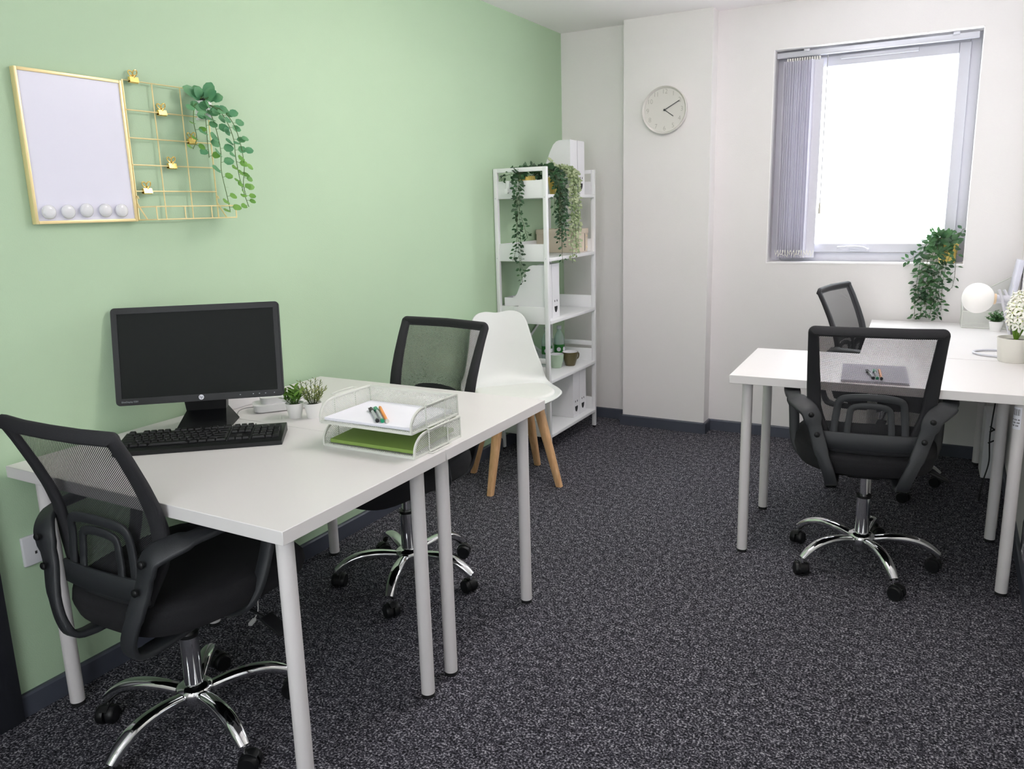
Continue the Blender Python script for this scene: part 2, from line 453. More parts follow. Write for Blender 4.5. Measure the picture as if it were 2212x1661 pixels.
# ================================================================== ROOM
YB, H, XR, YN = 3.518, 2.394, 2.5, -1.9
WX0, WX1, WZ0, WZ1 = 1.272, 2.252, 1.019, 2.160
struct(MB().b2((-0.12, YN - .1, -0.1), (XR + .1, YB + .24, 0)).build('floor', 'carpet', flat=True))
struct(MB().b2((-0.12, YN - .1, H), (XR + .1, YB + .24, H + .1)).build('ceiling', 'ceil', flat=True))
struct(MB().b2((-0.12, YN - .1, 0), (0, YB, H)).build('wall_left', 'green', flat=True))
struct(MB().b2((XR, YN - .1, 0), (XR + .1, YB, H)).build('wall_right', 'white', flat=True))
m = MB(); m.b2((0, YN - .1, 0), (.9, YN, H)); m.b2((2.2, YN - .1, 0), (XR, YN, H)); m.b2((.9, YN - .1, 0), (2.2, YN, .6)); m.b2((.9, YN - .1, 2.1), (2.2, YN, H))
struct(m.build('wall_near', 'white', flat=True))
m = MB(); Y2 = YB + .22
m.b2((-0.12, YB, 0), (WX0, Y2, H)); m.b2((WX1, YB, 0), (XR + .1, Y2, H))
m.b2((WX0, YB, 0), (WX1, Y2, WZ0)); m.b2((WX0, YB, WZ1), (WX1, Y2, H))
struct(m.build('wall_back', 'white', flat=True))
PX0, PX1, PY = 0.451, 0.967, 3.409
struct(MB().b2((PX0, PY, 0), (PX1, YB, H)).build('wall_pier', 'white', flat=True))
# reveal lining (thin plaster returns, window light put into the whiter colour) and sill
m = MB(); e_ = .004
m.b2((WX0, YB + .001, WZ0), (WX0 + e_, Y2 - .1, WZ1)); m.b2((WX1 - e_, YB + .001, WZ0), (WX1, Y2 - .1, WZ1))
m.b2((WX0, YB + .001, WZ1 - e_), (WX1, Y2 - .1, WZ1)); m.b2((WX0, YB - .003, WZ0 - .004), (WX1, Y2 - .1, WZ0 + .004))
struct(m.build('trim_1', 'reveal', flat=True))
BH, BT = 0.0655, 0.015
def skirt(name, segs):
    m = MB()
    for (x0, y0), (x1, y1), (nx, ny) in segs:
        A, B = Vector((x0, y0, 0)), Vector((x1, y1, 0)); N = Vector((nx, ny, 0))
        prof = [(0, 0), (BT, 0), (BT, BH - .006), (BT - .004, BH), (0, BH)]
        m.ring_loft([[A + N * a + Vector((0, 0, z)) for a, z in prof], [B + N * a + Vector((0, 0, z)) for a, z in prof]])
    return struct(m.build(name, 'skirt', flat=True))
skirt('baseboard_left', [((0, -.05), (0, YB), (1, 0))])
skirt('baseboard_back', [((BT, YB), (PX0 - BT, YB), (0, -1)), ((PX0, YB), (PX0, PY - BT), (-1, 0)), ((PX0 - BT, PY), (PX1 + BT, PY), (0, -1)),
                         ((PX1, PY - BT), (PX1, YB), (1, 0)), ((PX1 + BT, YB), (XR - BT, YB), (0, -1))])
skirt('baseboard_right', [((XR, YN), (XR, YB), (-1, 0))])
# dark door and frame on the green wall beside the camera
d1 = struct(MB().b2((0, -.125, 0), (.03, -.055, 2.05), .004).build('door_1', 'doorp'))
MB().b2((0.0, -.98, 0.003), (.022, -.128, 2.03), .002).build('door_leaf', 'doorp', d1)
MB().b2((0, -1.06, 0), (.03, -.982, 2.05), .004).build('door_frame', 'doorp', d1)
# open white door at the right of the camera with its chrome lever
d2 = struct(MB().b2((2.345, -.9, .006), (2.385, .03, 2.02), .002).build('door_2', 'doorw'))
hd = MB().cyl((2.345, -.03, .945), (2.338, -.03, .945), .026).cyl((2.338, -.03, .945), (2.29, -.03, .945), .009)
hd.box((2.291, -.002, .951), (.028, .060, .060), None, .013, 4)
hd.build('door_handle', 'chrome', d2)

# window
FY = YB + .115
def rectframe(m, x0, x1, z0, z1, w, y0, y1, bev=.003):
    m.b2((x0, y0, z0), (x0 + w, y1, z1), bev); m.b2((x1 - w, y0, z0), (x1, y1, z1), bev)
    m.b2((x0 + w, y0, z0), (x1 - w, y1, z0 + w), bev); m.b2((x0 + w, y0, z1 - w), (x1 - w, y1, z1), bev)
win = struct(rectframe2 := MB().b2((WX0, FY, WZ0), (WX0 + .001, FY + .001, WZ0 + .001)).build('window_1', 'upvc'))
m = MB(); rectframe(m, WX0 + .004, WX1 - .004, WZ0 + .004, WZ1 - .004, .052, FY - .002, FY + .06); m.build('window_frame', 'upvc', win)
m = MB(); rectframe(m, WX0 + .050, WX1 - .050, WZ0 + .050, WZ1 - .050, .052, FY - .020, FY + .03, .006)
m.build('window_sash', 'upvc', win)
MB().b2((WX0 + .058, FY - .0205, WZ0 + .0515), (WX1 - .058, FY - .019, WZ0 + .0545)).build('gasket', 'cable', win)
MB().b2((WX0 + .10, FY + .002, WZ0 + .10), (WX1 - .10, FY + .008, WZ1 - .10)).build('window_pane', 'frost', win, flat=True)
MB().b2((1.60, FY - .036, 2.088), (1.97, FY - .021, 2.108), .004).build('trickle_vent', 'upvc', win)
m = MB().b2((1.70, FY - .034, 1.078), (1.80, FY - .021, 1.098), .005)
m.tube(smooth([(1.785, FY - .03, 1.088), (1.79, FY - .055, 1.09), (1.765, FY - .06, 1.102), (1.70, FY - .06, 1.104), (1.64, FY - .058, 1.10)], 5), .0065, 8)
m.build('window_handle', 'upvc', win)
# added unseen pane behind the camera, lets the fill lamp in
w2 = struct(MB().b2((.92, YN - .06, .62), (2.18, YN - .052, 2.08)).build('fill_window', 'frost', flat=True))
m = MB(); rectframe(m, .9, 2.2, .6, 2.1, .05, YN - .09, YN - .02); m.build('window_frame', 'upvc', w2)
# vertical blind
bl = thing('vertical_blind', 'grey vertical blind drawn to the left edge of the window recess', 'blind', (WX0 + .046, FY - .055, 0))
m = MB().b2((-.040, -.012, 2.117), (.915, .016, 2.146), .004); m.build('head_rail', 'lampm', bl)
for x in (.10, .80): MB().b2((x, -.018, 2.140), (x + .030, -.004, 2.155), .002).build('rail_bracket', 'lampm', bl)
for k in range(13):
    x = .018 + k * .0118
    R = rotz(math.radians(68 + 3 * math.sin(k * 1.7)))
    sl = MB().box((x, 0, 1.57), (.078, .0016, 1.05), R)
    sl.build('slat', 'fabric', bl, flat=True)
MB().box((.172, -.004, 1.57), (.060, .0016, 1.05), rotz(math.radians(8))).build('slat', 'fabric_opaque', bl, flat=True)
for k in range(14):
    x = .018 + k * .0125
    m = MB().b2((x - .004, -.008, 2.094), (x + .004, .008, 2.113), .002); m.build('slat_hanger', 'bead', bl)
m = MB()
for k in range(14):
    x = -.004 + k * .0145; w_ = .017; zz = 1.088; dp_ = .030 + .006 * math.sin(k * 2.1)
    P_ = [(x + w_ * (j / 14) + .003 * math.sin(k + j * .5), -.046 - .006 * math.sin(PI * j / 14), zz - dp_ * math.sin(PI * j / 14)) for j in range(15)]
    m.tube(P_, [.0012 + .0007 * (j % 2) for j in range(15)], 6)
m.build('bead_chain', 'bead', bl)
MB().tube([(.222, -.012, 2.11), (.222, -.014, 1.45), (.221, -.014, 1.33)], .0022, 6).build('control_cord', 'cable', bl)
MB().cyl((.221, -.014, 1.345), (.221, -.014, 1.285), .005, .008, 12).build('cord_weight', 'cream', bl)

# added fill drums, dressed as ceiling fittings (out of view, they brighten the room)
for k, (x, y) in enumerate(((1.40, 1.42), (1.45, -1.25))):
    t = thing('fill_drum', ('added fill drum under the ceiling over the middle of the room', 'added fill drum under the ceiling over the doorway end')[k], 'light', (x, y, H), 0, 'added fill drums')
    MB().lathe([(0, -.03), (.07, -.03), (.075, 0), (0, 0)], n=32).build('ceiling_rose', 'upvc', t)
    MB().cyl((0, 0, -.10), (0, 0, -.028), .008, None, 12).build('rod', 'chrome', t)
    q = (1.0, .30)[k]
    MB().lathe([(0, -.25), (.20 * q, -.25), (.22 * q, -.24), (.225 * q, -.22), (.225 * q, -.12), (.22 * q, -.10), (0, -.10)], n=48).build('fill_drum_body', 'fillglow', t)

# ================================================================== DESKS
ZT, TH = .7242, .0316
def desk(label, loc, rz, W, D, sticker=None):
    t = thing('office_desk', label, 'desk', loc, rz, 'white office desks')
    MB().b2((0.0008, 0.0008, ZT - TH), (W - .0008, D - .0008, ZT), .0012, 1).build('tabletop', 'desk', t)
    a = .0593
    for (x, y) in ((a, a), (W - a, a), (a, D - a), (W - a, D - a)):
        lg = MB().cyl((x, y, .012), (x, y, ZT - TH - .004), .0195, None, 28).cyl((x, y, ZT - TH - .005), (x, y, ZT - TH + .0002), .036, None, 28).build('leg', 'leg', t)
        MB().cyl((x, y, 0), (x, y, .0125), .0185, None, 24).build('foot_cap', 'cap', lg)
    return t
desk('white desk with round legs against the green wall, the near one carrying monitor and keyboard', (.0256, 0, 0), .0016, 1.0, .6)
desk('white desk against the green wall beyond the monitor desk, two small plants on it', (.0246, .6, 0), .0016, 1.0, .6)
dr = desk('white desk at the right with the closed grey notebook and pens on it', (1.4877, 1.816, 0), .0346, 1.0, .6)
desk('white desk in the window corner carrying the globe lamp and mesh file rack', (1.882, 2.434, 0), .036, .60, 1.03)
# barcode sticker high on the near right leg
m = MB()
def on_leg(u, v, h):
    r = .0199 + h; a = math.radians(225) + u / r
    return (1.0 - .0593 + r * math.cos(a), .0593 + r * math.sin(a), v)
st = MB(); st.grid(lambda i, j: on_leg((i - .5) * .034, .60 + j * .075, 0), 8, 2); st.build('barcode_sticker', 'paper', dr)
m = MB()
for k in range(12):
    u = -.014 + k * .0023
    m.grid(lambda i, j: on_leg(u + i * (.0007 + .0008 * (k % 3 == 0)), .647 + j * .022, .0002), 1, 1)
for r_ in range(3):
    for k in range(9):
        if (k * 7 + r_ * 5) % 4: m.grid(lambda i, j: on_leg(-.013 + k * .003 + i * .0019, .610 + r_ * .010 + j * .005, .0002), 1, 1)
m.build('barcode_print', 'ink', dr, recalc=False)

# ================================================================== MESH OFFICE CHAIR
PROF = [(.50, -.192), (.55, -.186), (.60, -.182), (.65, -.180), (.70, -.185), (.75, -.199), (.81, -.222), (.88, -.253), (.945, -.286)]
def pz(z):
    for (a, ya), (b, yb) in zip(PROF, PROF[1:]):
        if z <= b: return ya + (yb - ya) * (z - a) / (b - a)
    return PROF[-1][1]
def S(x, z, off=0.0): return Vector((x, pz(z) + .45 * x * x + off, z))
HW = [(.50, .146), (.53, .152), (.57, .172), (.61, .192), (.65, .203), (.72, .207), (.80, .209), (.94, .211)]
BW_ = [(.50, .030), (.60, .046), (.72, .045), (.80, .040), (.92, .033)]
def bw(z):
    for (a, ya), (b, yb) in zip(BW_, BW_[1:]):
        if z <= b: return ya + (yb - ya) * max(0, (z - a)) / (b - a)
    return BW_[-1][1]
def hw(z):
    for (a, ya), (b, yb) in zip(HW, HW[1:]):
        if z <= b: return ya + (yb - ya) * (z - a) / (b - a)
    return HW[-1][1]
def office_chair(label):
    t = thing('office_chair', label, 'chair', (0, 0, 0), 0, 'black mesh office chairs')
    # base
    m = MB()
    m.lathe([(.0, .060), (.022, .060), (.024, .082), (.044, .088), (.050, .100), (.049, .118), (.044, .126), (.030, .133), (.0, .133)], n=36)
    hub = m.build('hub', 'chrome', t, 50)
    m = MB().cyl((0, 0, .125), (0, 0, .272), .0245, None, 28); m.build('gas_lift_sleeve', 'chrome', t)
    MB().cyl((0, 0, .270), (0, 0, .280), .0262, None, 28).build('lift_collar', 'blackp2', t)
    MB().cyl((0, 0, .278), (0, 0, .420), .015, None, 20).build('gas_lift', 'chrome', t)
    for k in range(5):
        a = .13 + k * 2 * PI / 5
        dr_, sd = Vector((math.cos(a), math.sin(a), 0)), Vector((-math.sin(a), math.cos(a), 0))
        pr = [(.036, .106), (.09, .117), (.145, .120), (.195, .112), (.235, .092), (.262, .068)]
        pts = smooth([dr_ * r + Vector((0, 0, z)) for r, z in pr], 5)
        n = len(pts); sec = [(.0172 * math.copysign(abs(math.cos(q)) ** .8, math.cos(q)), .0145 * math.copysign(abs(math.sin(q)) ** .9, math.sin(q))) for q in [2 * PI * j / 14 for j in range(14)]]
        scl = [(1.0 + .25 * math.sin(PI * i / (n - 1)) - .1 * i / (n - 1), 1.0) for i in range(n)]
        MB().sweep(pts, sec, False, Vector((0, 0, 1)), scl).build('base_arm', 'chrome', t, 60)
        e = dr_ * .262
        cs = MB().cyl(e + Vector((0, 0, .052)), e + Vector((0, 0, .07)), .005, None, 10)
        ca = a * 2.3 + 1.0 + k
        ax = Vector((math.cos(ca), math.sin(ca), 0)); fo = Vector((-ax.y, ax.x, 0)) * .012
        c0 = e + fo + Vector((0, 0, .0255))
        cs.build('caster_stem', 'chrome', t)
        w = MB()
        for sg in (-1, 1):
            w.lathe([(0, .004), (.0245, .004), (.0255, .008), (.0255, .020), (.022, .0245), (0, .0245)], c0, 22,
                    Matrix((( -ax.y, 0, ax.x * sg), (ax.x, 0, ax.y * sg), (0, 1, 0))))
        w.cyl(c0 - ax * .006, c0 + ax * .006, .012, None, 12)
        hood = []
        for j in range(9):
            q = math.radians(-10 + 150 * j / 8); hood.append(c0 + Vector((-ax.y, ax.x, 0)) * (-.0265 * math.cos(q)) + Vector((0, 0, .0275 * math.sin(q))))
        w.band(hood, .020, .003, lambda i: hood[i] - c0)
        w.build('caster', 'blackp2', t)
    # seat
    def seatpt(i, j):
        u = 2 * PI * i
        cx, sy = math.cos(u), math.sin(u); n_ = 3.6
        r = (abs(cx) ** n_ + abs(sy) ** n_) ** (-1 / n_)
        lay = [(.0, .406), (.80, .406), (.96, .418), (1.0, .450), (.985, .478), (.93, .492), (.75, .499), (.4, .494), (0, .49)]
        q = j * (len(lay) - 1); k = min(int(q), len(lay) - 2); f = q - k
        s_ = lay[k][0] * (1 - f) + lay[k + 1][0] * f; z = lay[k][1] * (1 - f) + lay[k + 1][1] * f
        x = .242 * r * cx * s_; y = .045 + .258 * r * sy * s_
        if y > .16: z -= (y - .16) ** 2 * 1.6
        x *= 1 - .10 * max(0, -(y) / .2)
        z += .06 * x * x / .05 * .15
        return Vector((x, y, z))
    m = MB(); m.grid(seatpt, 56, 24, closeu=True); m.build('seat', 'seat', t, 70)
    m = MB().b2((-.11, -.13, .388), (.11, .13, .408), .006); m.b2((-.055, -.10, .372), (.055, .08, .390), .006); m.build('seat_mechanism', 'blackp2', t)
    m = MB().tube([(.05, .05, .395), (.17, .06, .385), (.23, .065, .365)], .004, 8); m.box((.262, .068, .352), (.075, .04, .010), Matrix.Rotation(.45, 3, 'Y'), .004)
    m.build('height_lever', 'blackp2', t)
    # back
    zs = [.512 + (.914 - .512) * k / 26 for k in range(27)]
    L_ = [(-hw(z) + bw(z) / 2, z, bw(z)) for z in zs]; R_ = [(-x, z, w) for x, z, w in reversed(L_)]
    def corner(sg):
        out = []
        for k in range(6):
            a_ = PI / 2 * k / 5; out.append((sg * (.1945 - .005 + .005 * math.cos(a_)), .927 + .005 * math.sin(a_), .033))
        return out
    top = corner(-1) + [(-.10, .932, .033), (0, .933, .033), (.10, .932, .033)] + list(reversed(corner(1)))
    bot = [(.09, .507, .028), (0, .507, .028), (-.09, .507, .028)]
    loop = L_ + top + R_ + bot
    P = [S(x, z) for x, z, _ in loop]
    m = MB(); m.band(P, 1.0, .018, lambda i: (Vector((0, 1, 0)) + Vector((-.9 * loop[i][0], 0, 0)) + Vector((0, 0, -.35 if loop[i][1] > .70 else 0))), True, [(q_[2], 1.0) for q_ in loop], .6)
    m.build('back_frame', 'frameb', t, 60)
    m = MB(); nu, nv = 16, 24; uvs = {}
    V = []
    for i in range(nu + 1):
        row = []
        for j in range(nv + 1):
            z = .515 + (.925 - .515) * j / nv; x = (hw(z) - bw(z) * .7) * (2 * i / nu - 1)
            v = m.bm.verts.new(S(x, z, .006)); uvs[v] = (x, z); row.append(v)
        V.append(row)
    for i in range(nu):
        for j in range(nv):
            f = m.bm.faces.new((V[i][j], V[i + 1][j], V[i + 1][j + 1], V[i][j + 1]))
            for l in f.loops: l[m.uv].uv = uvs[l.vert]
    m.build('back_mesh', 'chairmesh', t, 80)
    # lumbar arches behind the mesh
    def arch(hw_, ztop, wd, z0=.545):
        q = [(-hw_ * 1.05, z0), (-hw_ * 1.05, z0 + .04), (-hw_ * 1.0, ztop - .05), (-hw_ * .92, ztop - .012), (-hw_ * .6, ztop), (0, ztop + .004), (hw_ * .6, ztop), (hw_ * .92, ztop - .012), (hw_ * 1.0, ztop - .05), (hw_ * 1.05, z0 + .04), (hw_ * 1.05, z0)]
        p_ = smooth([S(x, z, -.0165) for x, z in q], 4)
        return p_
    m = MB()
    for h_, zt, wd in ((.106, .694, .024), (.066, .664, .021)):
        p_ = arch(h_, zt, wd); m.band(p_, wd, .007, Vector((0, 1, 0)))
    bar = smooth([S(x, .540, -.0175) for x in (-.150, -.1, 0, .1, .150)], 4)
    m.band(bar, .060, .009, Vector((0, 1, 0)), False, None, .8)
    m.build('lumbar_support', 'blackp', t, 50)
    # looped arms
    for sg in (-1, 1):
        q = [(.085, .10, .404), (.100, -.02, .398), (.108, -.14, .392), (.112, -.205, .398), (.122, -.228, .430), (.148, -.222, .500), (.168, -.206, .565), (.190, -.198, .635),
             (.218, -.186, .658), (.245, -.140, .670), (.258, -.06, .674), (.262, .02, .672), (.260, .075, .658), (.254, .092, .630), (.248, .075, .550), (.240, .045, .470), (.215, .025, .420), (.150, .02, .402), (.085, .03, .404)]
        P = smooth([(x * sg, y - (.012 if y < -.19 else 0), z - (.012 if z < .41 else 0)) for x, y, z in q], 5); n_ = len(P)
        cen = Vector((.21 * sg, -.06, .55))
        def upf(i, P=P, cen=cen, n_=n_, sg=sg):
            return P[i] - cen - Vector(((P[i] - cen).x * .9, 0, 0))
        wsc = []
        for i in range(n_):
            z = P[i].z; y = P[i].y
            f = 1.0
            if y < -.19 and z < .5: f = .85
            if y < -.15 and z > .60: f = 1.3
            if y > -.12 and z > .6: f = 1.1
            if y > -.02 and z < .6: f = .8
            wsc.append((f, 1.0))
        m = MB(); m.band(P, .047, .016, upf, False, wsc, .6)
        arm = m.build('armrest', 'blackp', t, 55)
        for (bx, by, bz) in ((.188, -.208, .633), (.166, -.216, .565)):
            MB().lathe([(0, -.001), (.0095, -.001), (.0095, .003), (.006, .006), (0, .0065)], (bx * sg, by - .022, bz), 14, Matrix(((1, 0, 0), (0, 0, -1), (0, 1, 0)))).build('bolt', 'blackp2', arm)
    return t
ch = office_chair('black mesh office chair pushed in at the notebook desk, its back to the camera')
UP = {'seat', 'seat_mechanism', 'height_lever', 'back_frame', 'back_mesh', 'lumbar_support', 'armrest'}
def place_chair(o, x, y, r, base, dz, ux=0.0):
    o.location = (x, y, 0); o.rotation_euler = (0, 0, r)
    for c in o.children:
        nm = c.name.split('.')[0]
        if nm in UP: c.location = (ux, 0, dz)
        if nm in ('base_arm', 'caster', 'caster_stem'): c.rotation_euler = (0, 0, base - r - .13)
place_chair(ch, 1.969, 1.951, .137, .194, 0, -.012)
cL = dup(ch, (0, 0, 0), 0, 'black mesh office chair tucked in at the monitor desk beside the wall socket')
place_chair(cL, .480, .152, .026, 1.0, -.026, -.012)
cM = dup(ch, (0, 0, 0), 0, 'black mesh office chair facing the letter trays from behind the desk')
place_chair(cM, .494, 1.095, PI - .109, .062, .006)
cF = dup(ch, (0, 0, 0), 0, 'black mesh office chair turned sideways below the window, tucked under the corner desk')
place_chair(cF, 1.958, 2.939, -PI / 2 - .226 + .0, .132, .006)

# ================================================================== WHITE SHELL CHAIR
wc = thing('shell_chair', 'white moulded shell chair on four beech legs before the ladder shelf', 'chair', (.322, 2.228, 0), math.radians(-135))
rows_ = [(.226, .432, .060), (.222, .440, .105), (.206, .448, .152), (.172, .452, .190), (.115, .448, .220), (.0, .438, .240), (-.10, .437, .240), (-.165, .455, .232),
         (-.205, .500, .220), (-.228, .570, .200), (-.245, .660, .176), (-.262, .745, .158), (-.272, .790, .145), (-.278, .815, .127), (-.281, .828, .100), (-.282, .833, .066)]
P3 = smooth([(w_, y, z) for y, z, w_ in rows_], 4)
def shell(i, j):
    k = min(int(round(j * (len(P3) - 1))), len(P3) - 1); w_, y, z = P3[k]
    u = 2 * i - 1; f = max(0.0, min(1.0, (z - .44) / .12)) if y < -.1 else 0.0
    f = f * f * (3 - 2 * f)
    x = w_ * u
    q = abs(x) / .24
    z2 = z + (.016 * q ** 3 if y > -.2 else .016 * q ** 3 * (1 - f))
    y2 = y + f * 1.55 * x * x
    if z > .70: z2 -= .009 * math.exp(-(x / .045) ** 2) * min(1, (z - .70) / .12)
    return Vector((x, y2, z2))
m = MB(); m.grid(shell, 36, 60)
o = m.build('shell', 'shell', wc, 80)
md = o.modifiers.new('thickness', 'SOLIDIFY'); md.thickness = .007; md.offset = -1
def padpt(i, j):
    u = 2 * PI * i; c_, s_ = math.cos(u), math.sin(u)
    r = (abs(c_) ** 2.8 + abs(s_) ** 2.8) ** (-1 / 2.8)
    lay = [(1.0, .0), (1.0, .008), (.96, .016), (.85, .021), (.5, .024), (0, .025)]
    q = j * 5; k = min(int(q), 4); f = q - k
    sc_ = lay[k][0] * (1 - f) + lay[k + 1][0] * f; h = lay[k][1] * (1 - f) + lay[k + 1][1] * f
    x = .192 * r * c_ * sc_; y = .025 + .170 * r * s_ * sc_
    return Vector((x, y, max(.447, .440 + .08 * max(0, y - .05)) + h + .018 * (x / .2) ** 2))
m = MB(); m.grid(padpt, 44, 15, closeu=True); m.build('seat_pad', 'pad', wc, 80)
m = MB().box((0, 0, .400), (.052, .30, .034), rotz(PI / 4), .006).box((0, 0, .400), (.30, .052, .034), rotz(PI / 4), .006)
m.cyl((0, 0, .405), (0, 0, .440), .09, .11, 24)
m.build('leg_cross', 'beech', wc)
for k in range(4):
    a = PI / 4 + k * PI / 2; d_ = Vector((math.cos(a), math.sin(a), 0)); sd = Vector((-d_.y, d_.x, 0))
    p0, p1 = d_ * .135 + Vector((0, 0, .415)), d_ * .250 + Vector((0, 0, 0))
    rings = []
    for q, sz in ((0, (.034, .024)), (1, (.021, .016))):
        p_ = p0 + (p1 - p0) * q
        ring = [p_ + sd * (sz[0] * math.copysign(abs(math.cos(g)) ** .55, math.cos(g)) * .75) + d_ * (sz[1] * math.copysign(abs(math.sin(g)) ** .55, math.sin(g))) for g in [2 * PI * j / 16 for j in range(16)]]
        rings.append(ring)
    MB().ring_loft(rings).build('leg', 'beech', wc, 40)

# ================================================================== LADDER SHELF
SY0, SY1, SX1 = 2.640, 3.290, .322
sh = thing('shelf_unit', 'tall white open shelf unit in the corner of the green wall', 'shelf', (.004, SY0, 0))
W_, D_ = SY1 - SY0, SX1 - .004
for yy in (0, W_ - .022):
    for xx in (0, D_ - .022):
        p_ = MB().b2((xx, yy, .012), (xx + .022, yy + .022, 1.566), .0015).build('upright', 'shelfw', sh)
        MB().b2((xx + .003, yy + .003, 0), (xx + .019, yy + .019, .012)).build('foot', 'cap', p_)
        MB().cyl((xx + .011, yy - .0012, 1.09), (xx + .011, yy + .001, 1.09), .0035, None, 10).cyl((xx + .011, yy - .0012, 1.41), (xx + .011, yy + .001, 1.41), .0035, None, 10).build('screw_cap', 'lampm', p_)
    MB().b2((.022, yy + .001, 1.544), (D_ - .022, yy + .021, 1.566), .0015).build('top_rail', 'shelfw', sh)
    MB().b2((.022, yy + .006, .520), (D_ - .022, yy + .017, .548), .0015).build('side_rail', 'shelfw', sh)
SHZ = (.101, .408, .737, 1.075, 1.407)
for z in SHZ:
    m = MB().b2((.0, .022, z), (D_ + .002, W_ - .022, z + .018), .001)
    m.b2((.022, .006, z), (D_ - .022, .020, z + .092), .001); m.b2((.022, W_ - .020, z), (D_ - .022, W_ - .006, z + .092), .001)
    m.b2((.003, .022, z + .018), (.013, W_ - .022, z + .092), .001)
    m.build('shelf_tray', 'shelfw', sh)
MB().band([(.008, .03, .42), (.008, W_ - .03, .735)], .016, .004, Vector((1, 0, 0))).build('brace', 'shelfw', sh)
MB().band([(.014, .03, .735), (.014, W_ - .03, .42)], .016, .004, Vector((1, 0, 0))).build('brace', 'shelfw', sh)
def hook(label, x, z):
    m = MB().band([(x, SY0 + .032, z - .02), (x, SY0 + .030, z + .0055), (x, SY0 - .006 + .004, z + .0055), (x, SY0 - .004 + .002, z - .055), (x, SY0 - .022, z - .060), (x, SY0 - .024, z - .035)], .020, .0025, lambda i: Vector((0, -1, .35)))
    tag(m.build('over_shelf_hook', 'shelfw'), label, 'hook')
hook('white over-edge hook on the top shelf side panel, beside the trailing ivy', .095, 1.4945)
hook('white over-edge hook on the middle shelf side panel, behind the white shell chair', .120, .8245)

# magazine files
def file_mesh(t_, wd=.092, dp=.245, ht=.298, low=.118):
    T = .0025
    side = [(0, 0), (0, ht)] + [(-x, z) for x, z in ((.066, ht), (.085, ht - .006), (.103, ht - .022), (.122, ht - .055), (.152, low + .055), (.165, low + .025), (.180, low + .006), (.195, low))] + [(-dp, low), (-dp, 0)]
    m = MB()
    for y0 in (0, wd - T): m.prism(side, lambda u, v, h: (u, h, v), y0, y0 + T)
    m.b2((-dp, T, 0), (0, wd - T, T)); m.b2((-dp, T, T), (-dp + T, wd - T, low))
    m.build('body', 'card', t_, 25)
    m = MB().b2((-.0005, 0, 0), (.002, wd, ht)); m.build('spine', 'card', t_, flat=True)
    m = MB()
    sm = [(wd / 2 + .019 * math.cos(a), .062 + (0 if abs(math.sin(a)) < 1e-6 else 0) + .034 * math.sin(a)) for a in [PI + PI * k / 14 for k in range(15)]]
    m.prism(sm, lambda u, v, h: (h, u, v), .002, .0026)
    for dx in (-.0135, .0135):
        m.prism([(wd / 2 + dx + .0036 * math.cos(a), .092 + .0065 * math.sin(a)) for a in [2 * PI * k / 12 for k in range(12)]], lambda u, v, h: (h, u, v), .002, .0026)
    m.build('smiley_cutout', 'dark', t_, flat=True)
FX = .283
f0 = thing('magazine_file', 'white smiling magazine file on the top shelf, by the pale trailing plant', 'magazine file', (FX, 3.020, 1.426), 0, 'white magazine files')
file_mesh(f0)
for (y, z, lb) in ((3.122, 1.426, 'white smiling magazine file on the top shelf, nearer the back wall'),
                   (2.668, .756, 'white smiling magazine file on the middle shelf, half hidden by the upright'),
                   (2.764, .756, 'white smiling magazine file on the middle shelf, fully showing its spine'),
                   (3.024, .120, 'white smiling magazine file on the bottom shelf, nearer the shell chair'),
                   (3.119, .120, 'white smiling magazine file on the bottom shelf, nearer the back wall')):
    dup(f0, (FX, y, z), 0, lb, 'white magazine files')

# storage box
bx = thing('storage_box', 'beige lidded cardboard storage box on the second shelf', 'box', (.148, 3.194, 1.094))
MB().b2((-.132, -.084, 0), (.128, .084, .118), .001, 1).build('body', 'beige', bx, flat=True)
MB().b2((-.135, -.087, .108), (.131, .087, .136), .0015, 1).build('lid', 'beige', bx, flat=True)
m = MB().b2((.128, -.079, .012), (.1295, -.050, .10)); m.b2((.128, .045, .012), (.1295, .079, .10)); m.build('corner_strip', 'beige', bx, flat=True)
MB().b2((.128, .034, .004), (.1288, .040, .107)).build('edge_seam', 'dark', bx, flat=True)
for (y, z) in ((-.064, .092), (-.064, .026), (.062, .092), (.062, .026)):
    MB().lathe([(0, 0), (.005, 0), (.004, .0025), (0, .003)], (.1295, y, z), 12, Matrix(((0, 0, 1), (1, 0, 0), (0, 1, 0)))).build('rivet', 'brass', bx)

# mugs and bottles
def mug(label, loc, rt_, rb, h, m_, handle):
    t = thing('mug', label, 'mug', loc)
    pr = [(0, .0), (rb, .0), (rb + .002, .004), ((rb + rt_) / 2 + .003, h * .48), (rt_, h), (rt_ - .003, h), ((rb + rt_) / 2, h * .48), (rb - .002, .006), (0, .006)]
    MB().lathe(pr, n=32).build('body', m_, t, 45)
    MB().lathe([(rb - .001, .008), ((rb + rt_) / 2 + .001, h * .48), (rt_ - .0027, h + .0002), (rt_ - .0040, h + .0002), ((rb + rt_) / 2 - .002, h * .48), (rb - .004, .0095), (0, .0095), (0, .008)], n=32).build('glaze_lining', 'mugi', t, 60)
    if handle is not None:
        a = handle; d_ = Vector((math.cos(a), math.sin(a), 0))
        MB().tube(smooth([d_ * (rt_ * .96) + Vector((0, 0, h * .84)), d_ * (rt_ + .018) + Vector((0, 0, h * .78)), d_ * (rt_ + .015) + Vector((0, 0, h * .48)), d_ * (rt_ * .80) + Vector((0, 0, h * .34))], 5), .0048, 8).build('handle', m_, t)
    return t
mug('olive brown mug with white inside on the fourth shelf', (.240, 3.085, .4265), .049, .028, .083, 'mugb', 1.15)
mug('pale sage green mug beside the olive brown one', (.190, 2.998, .4265), .045, .029, .080, 'mugg', 3.2)
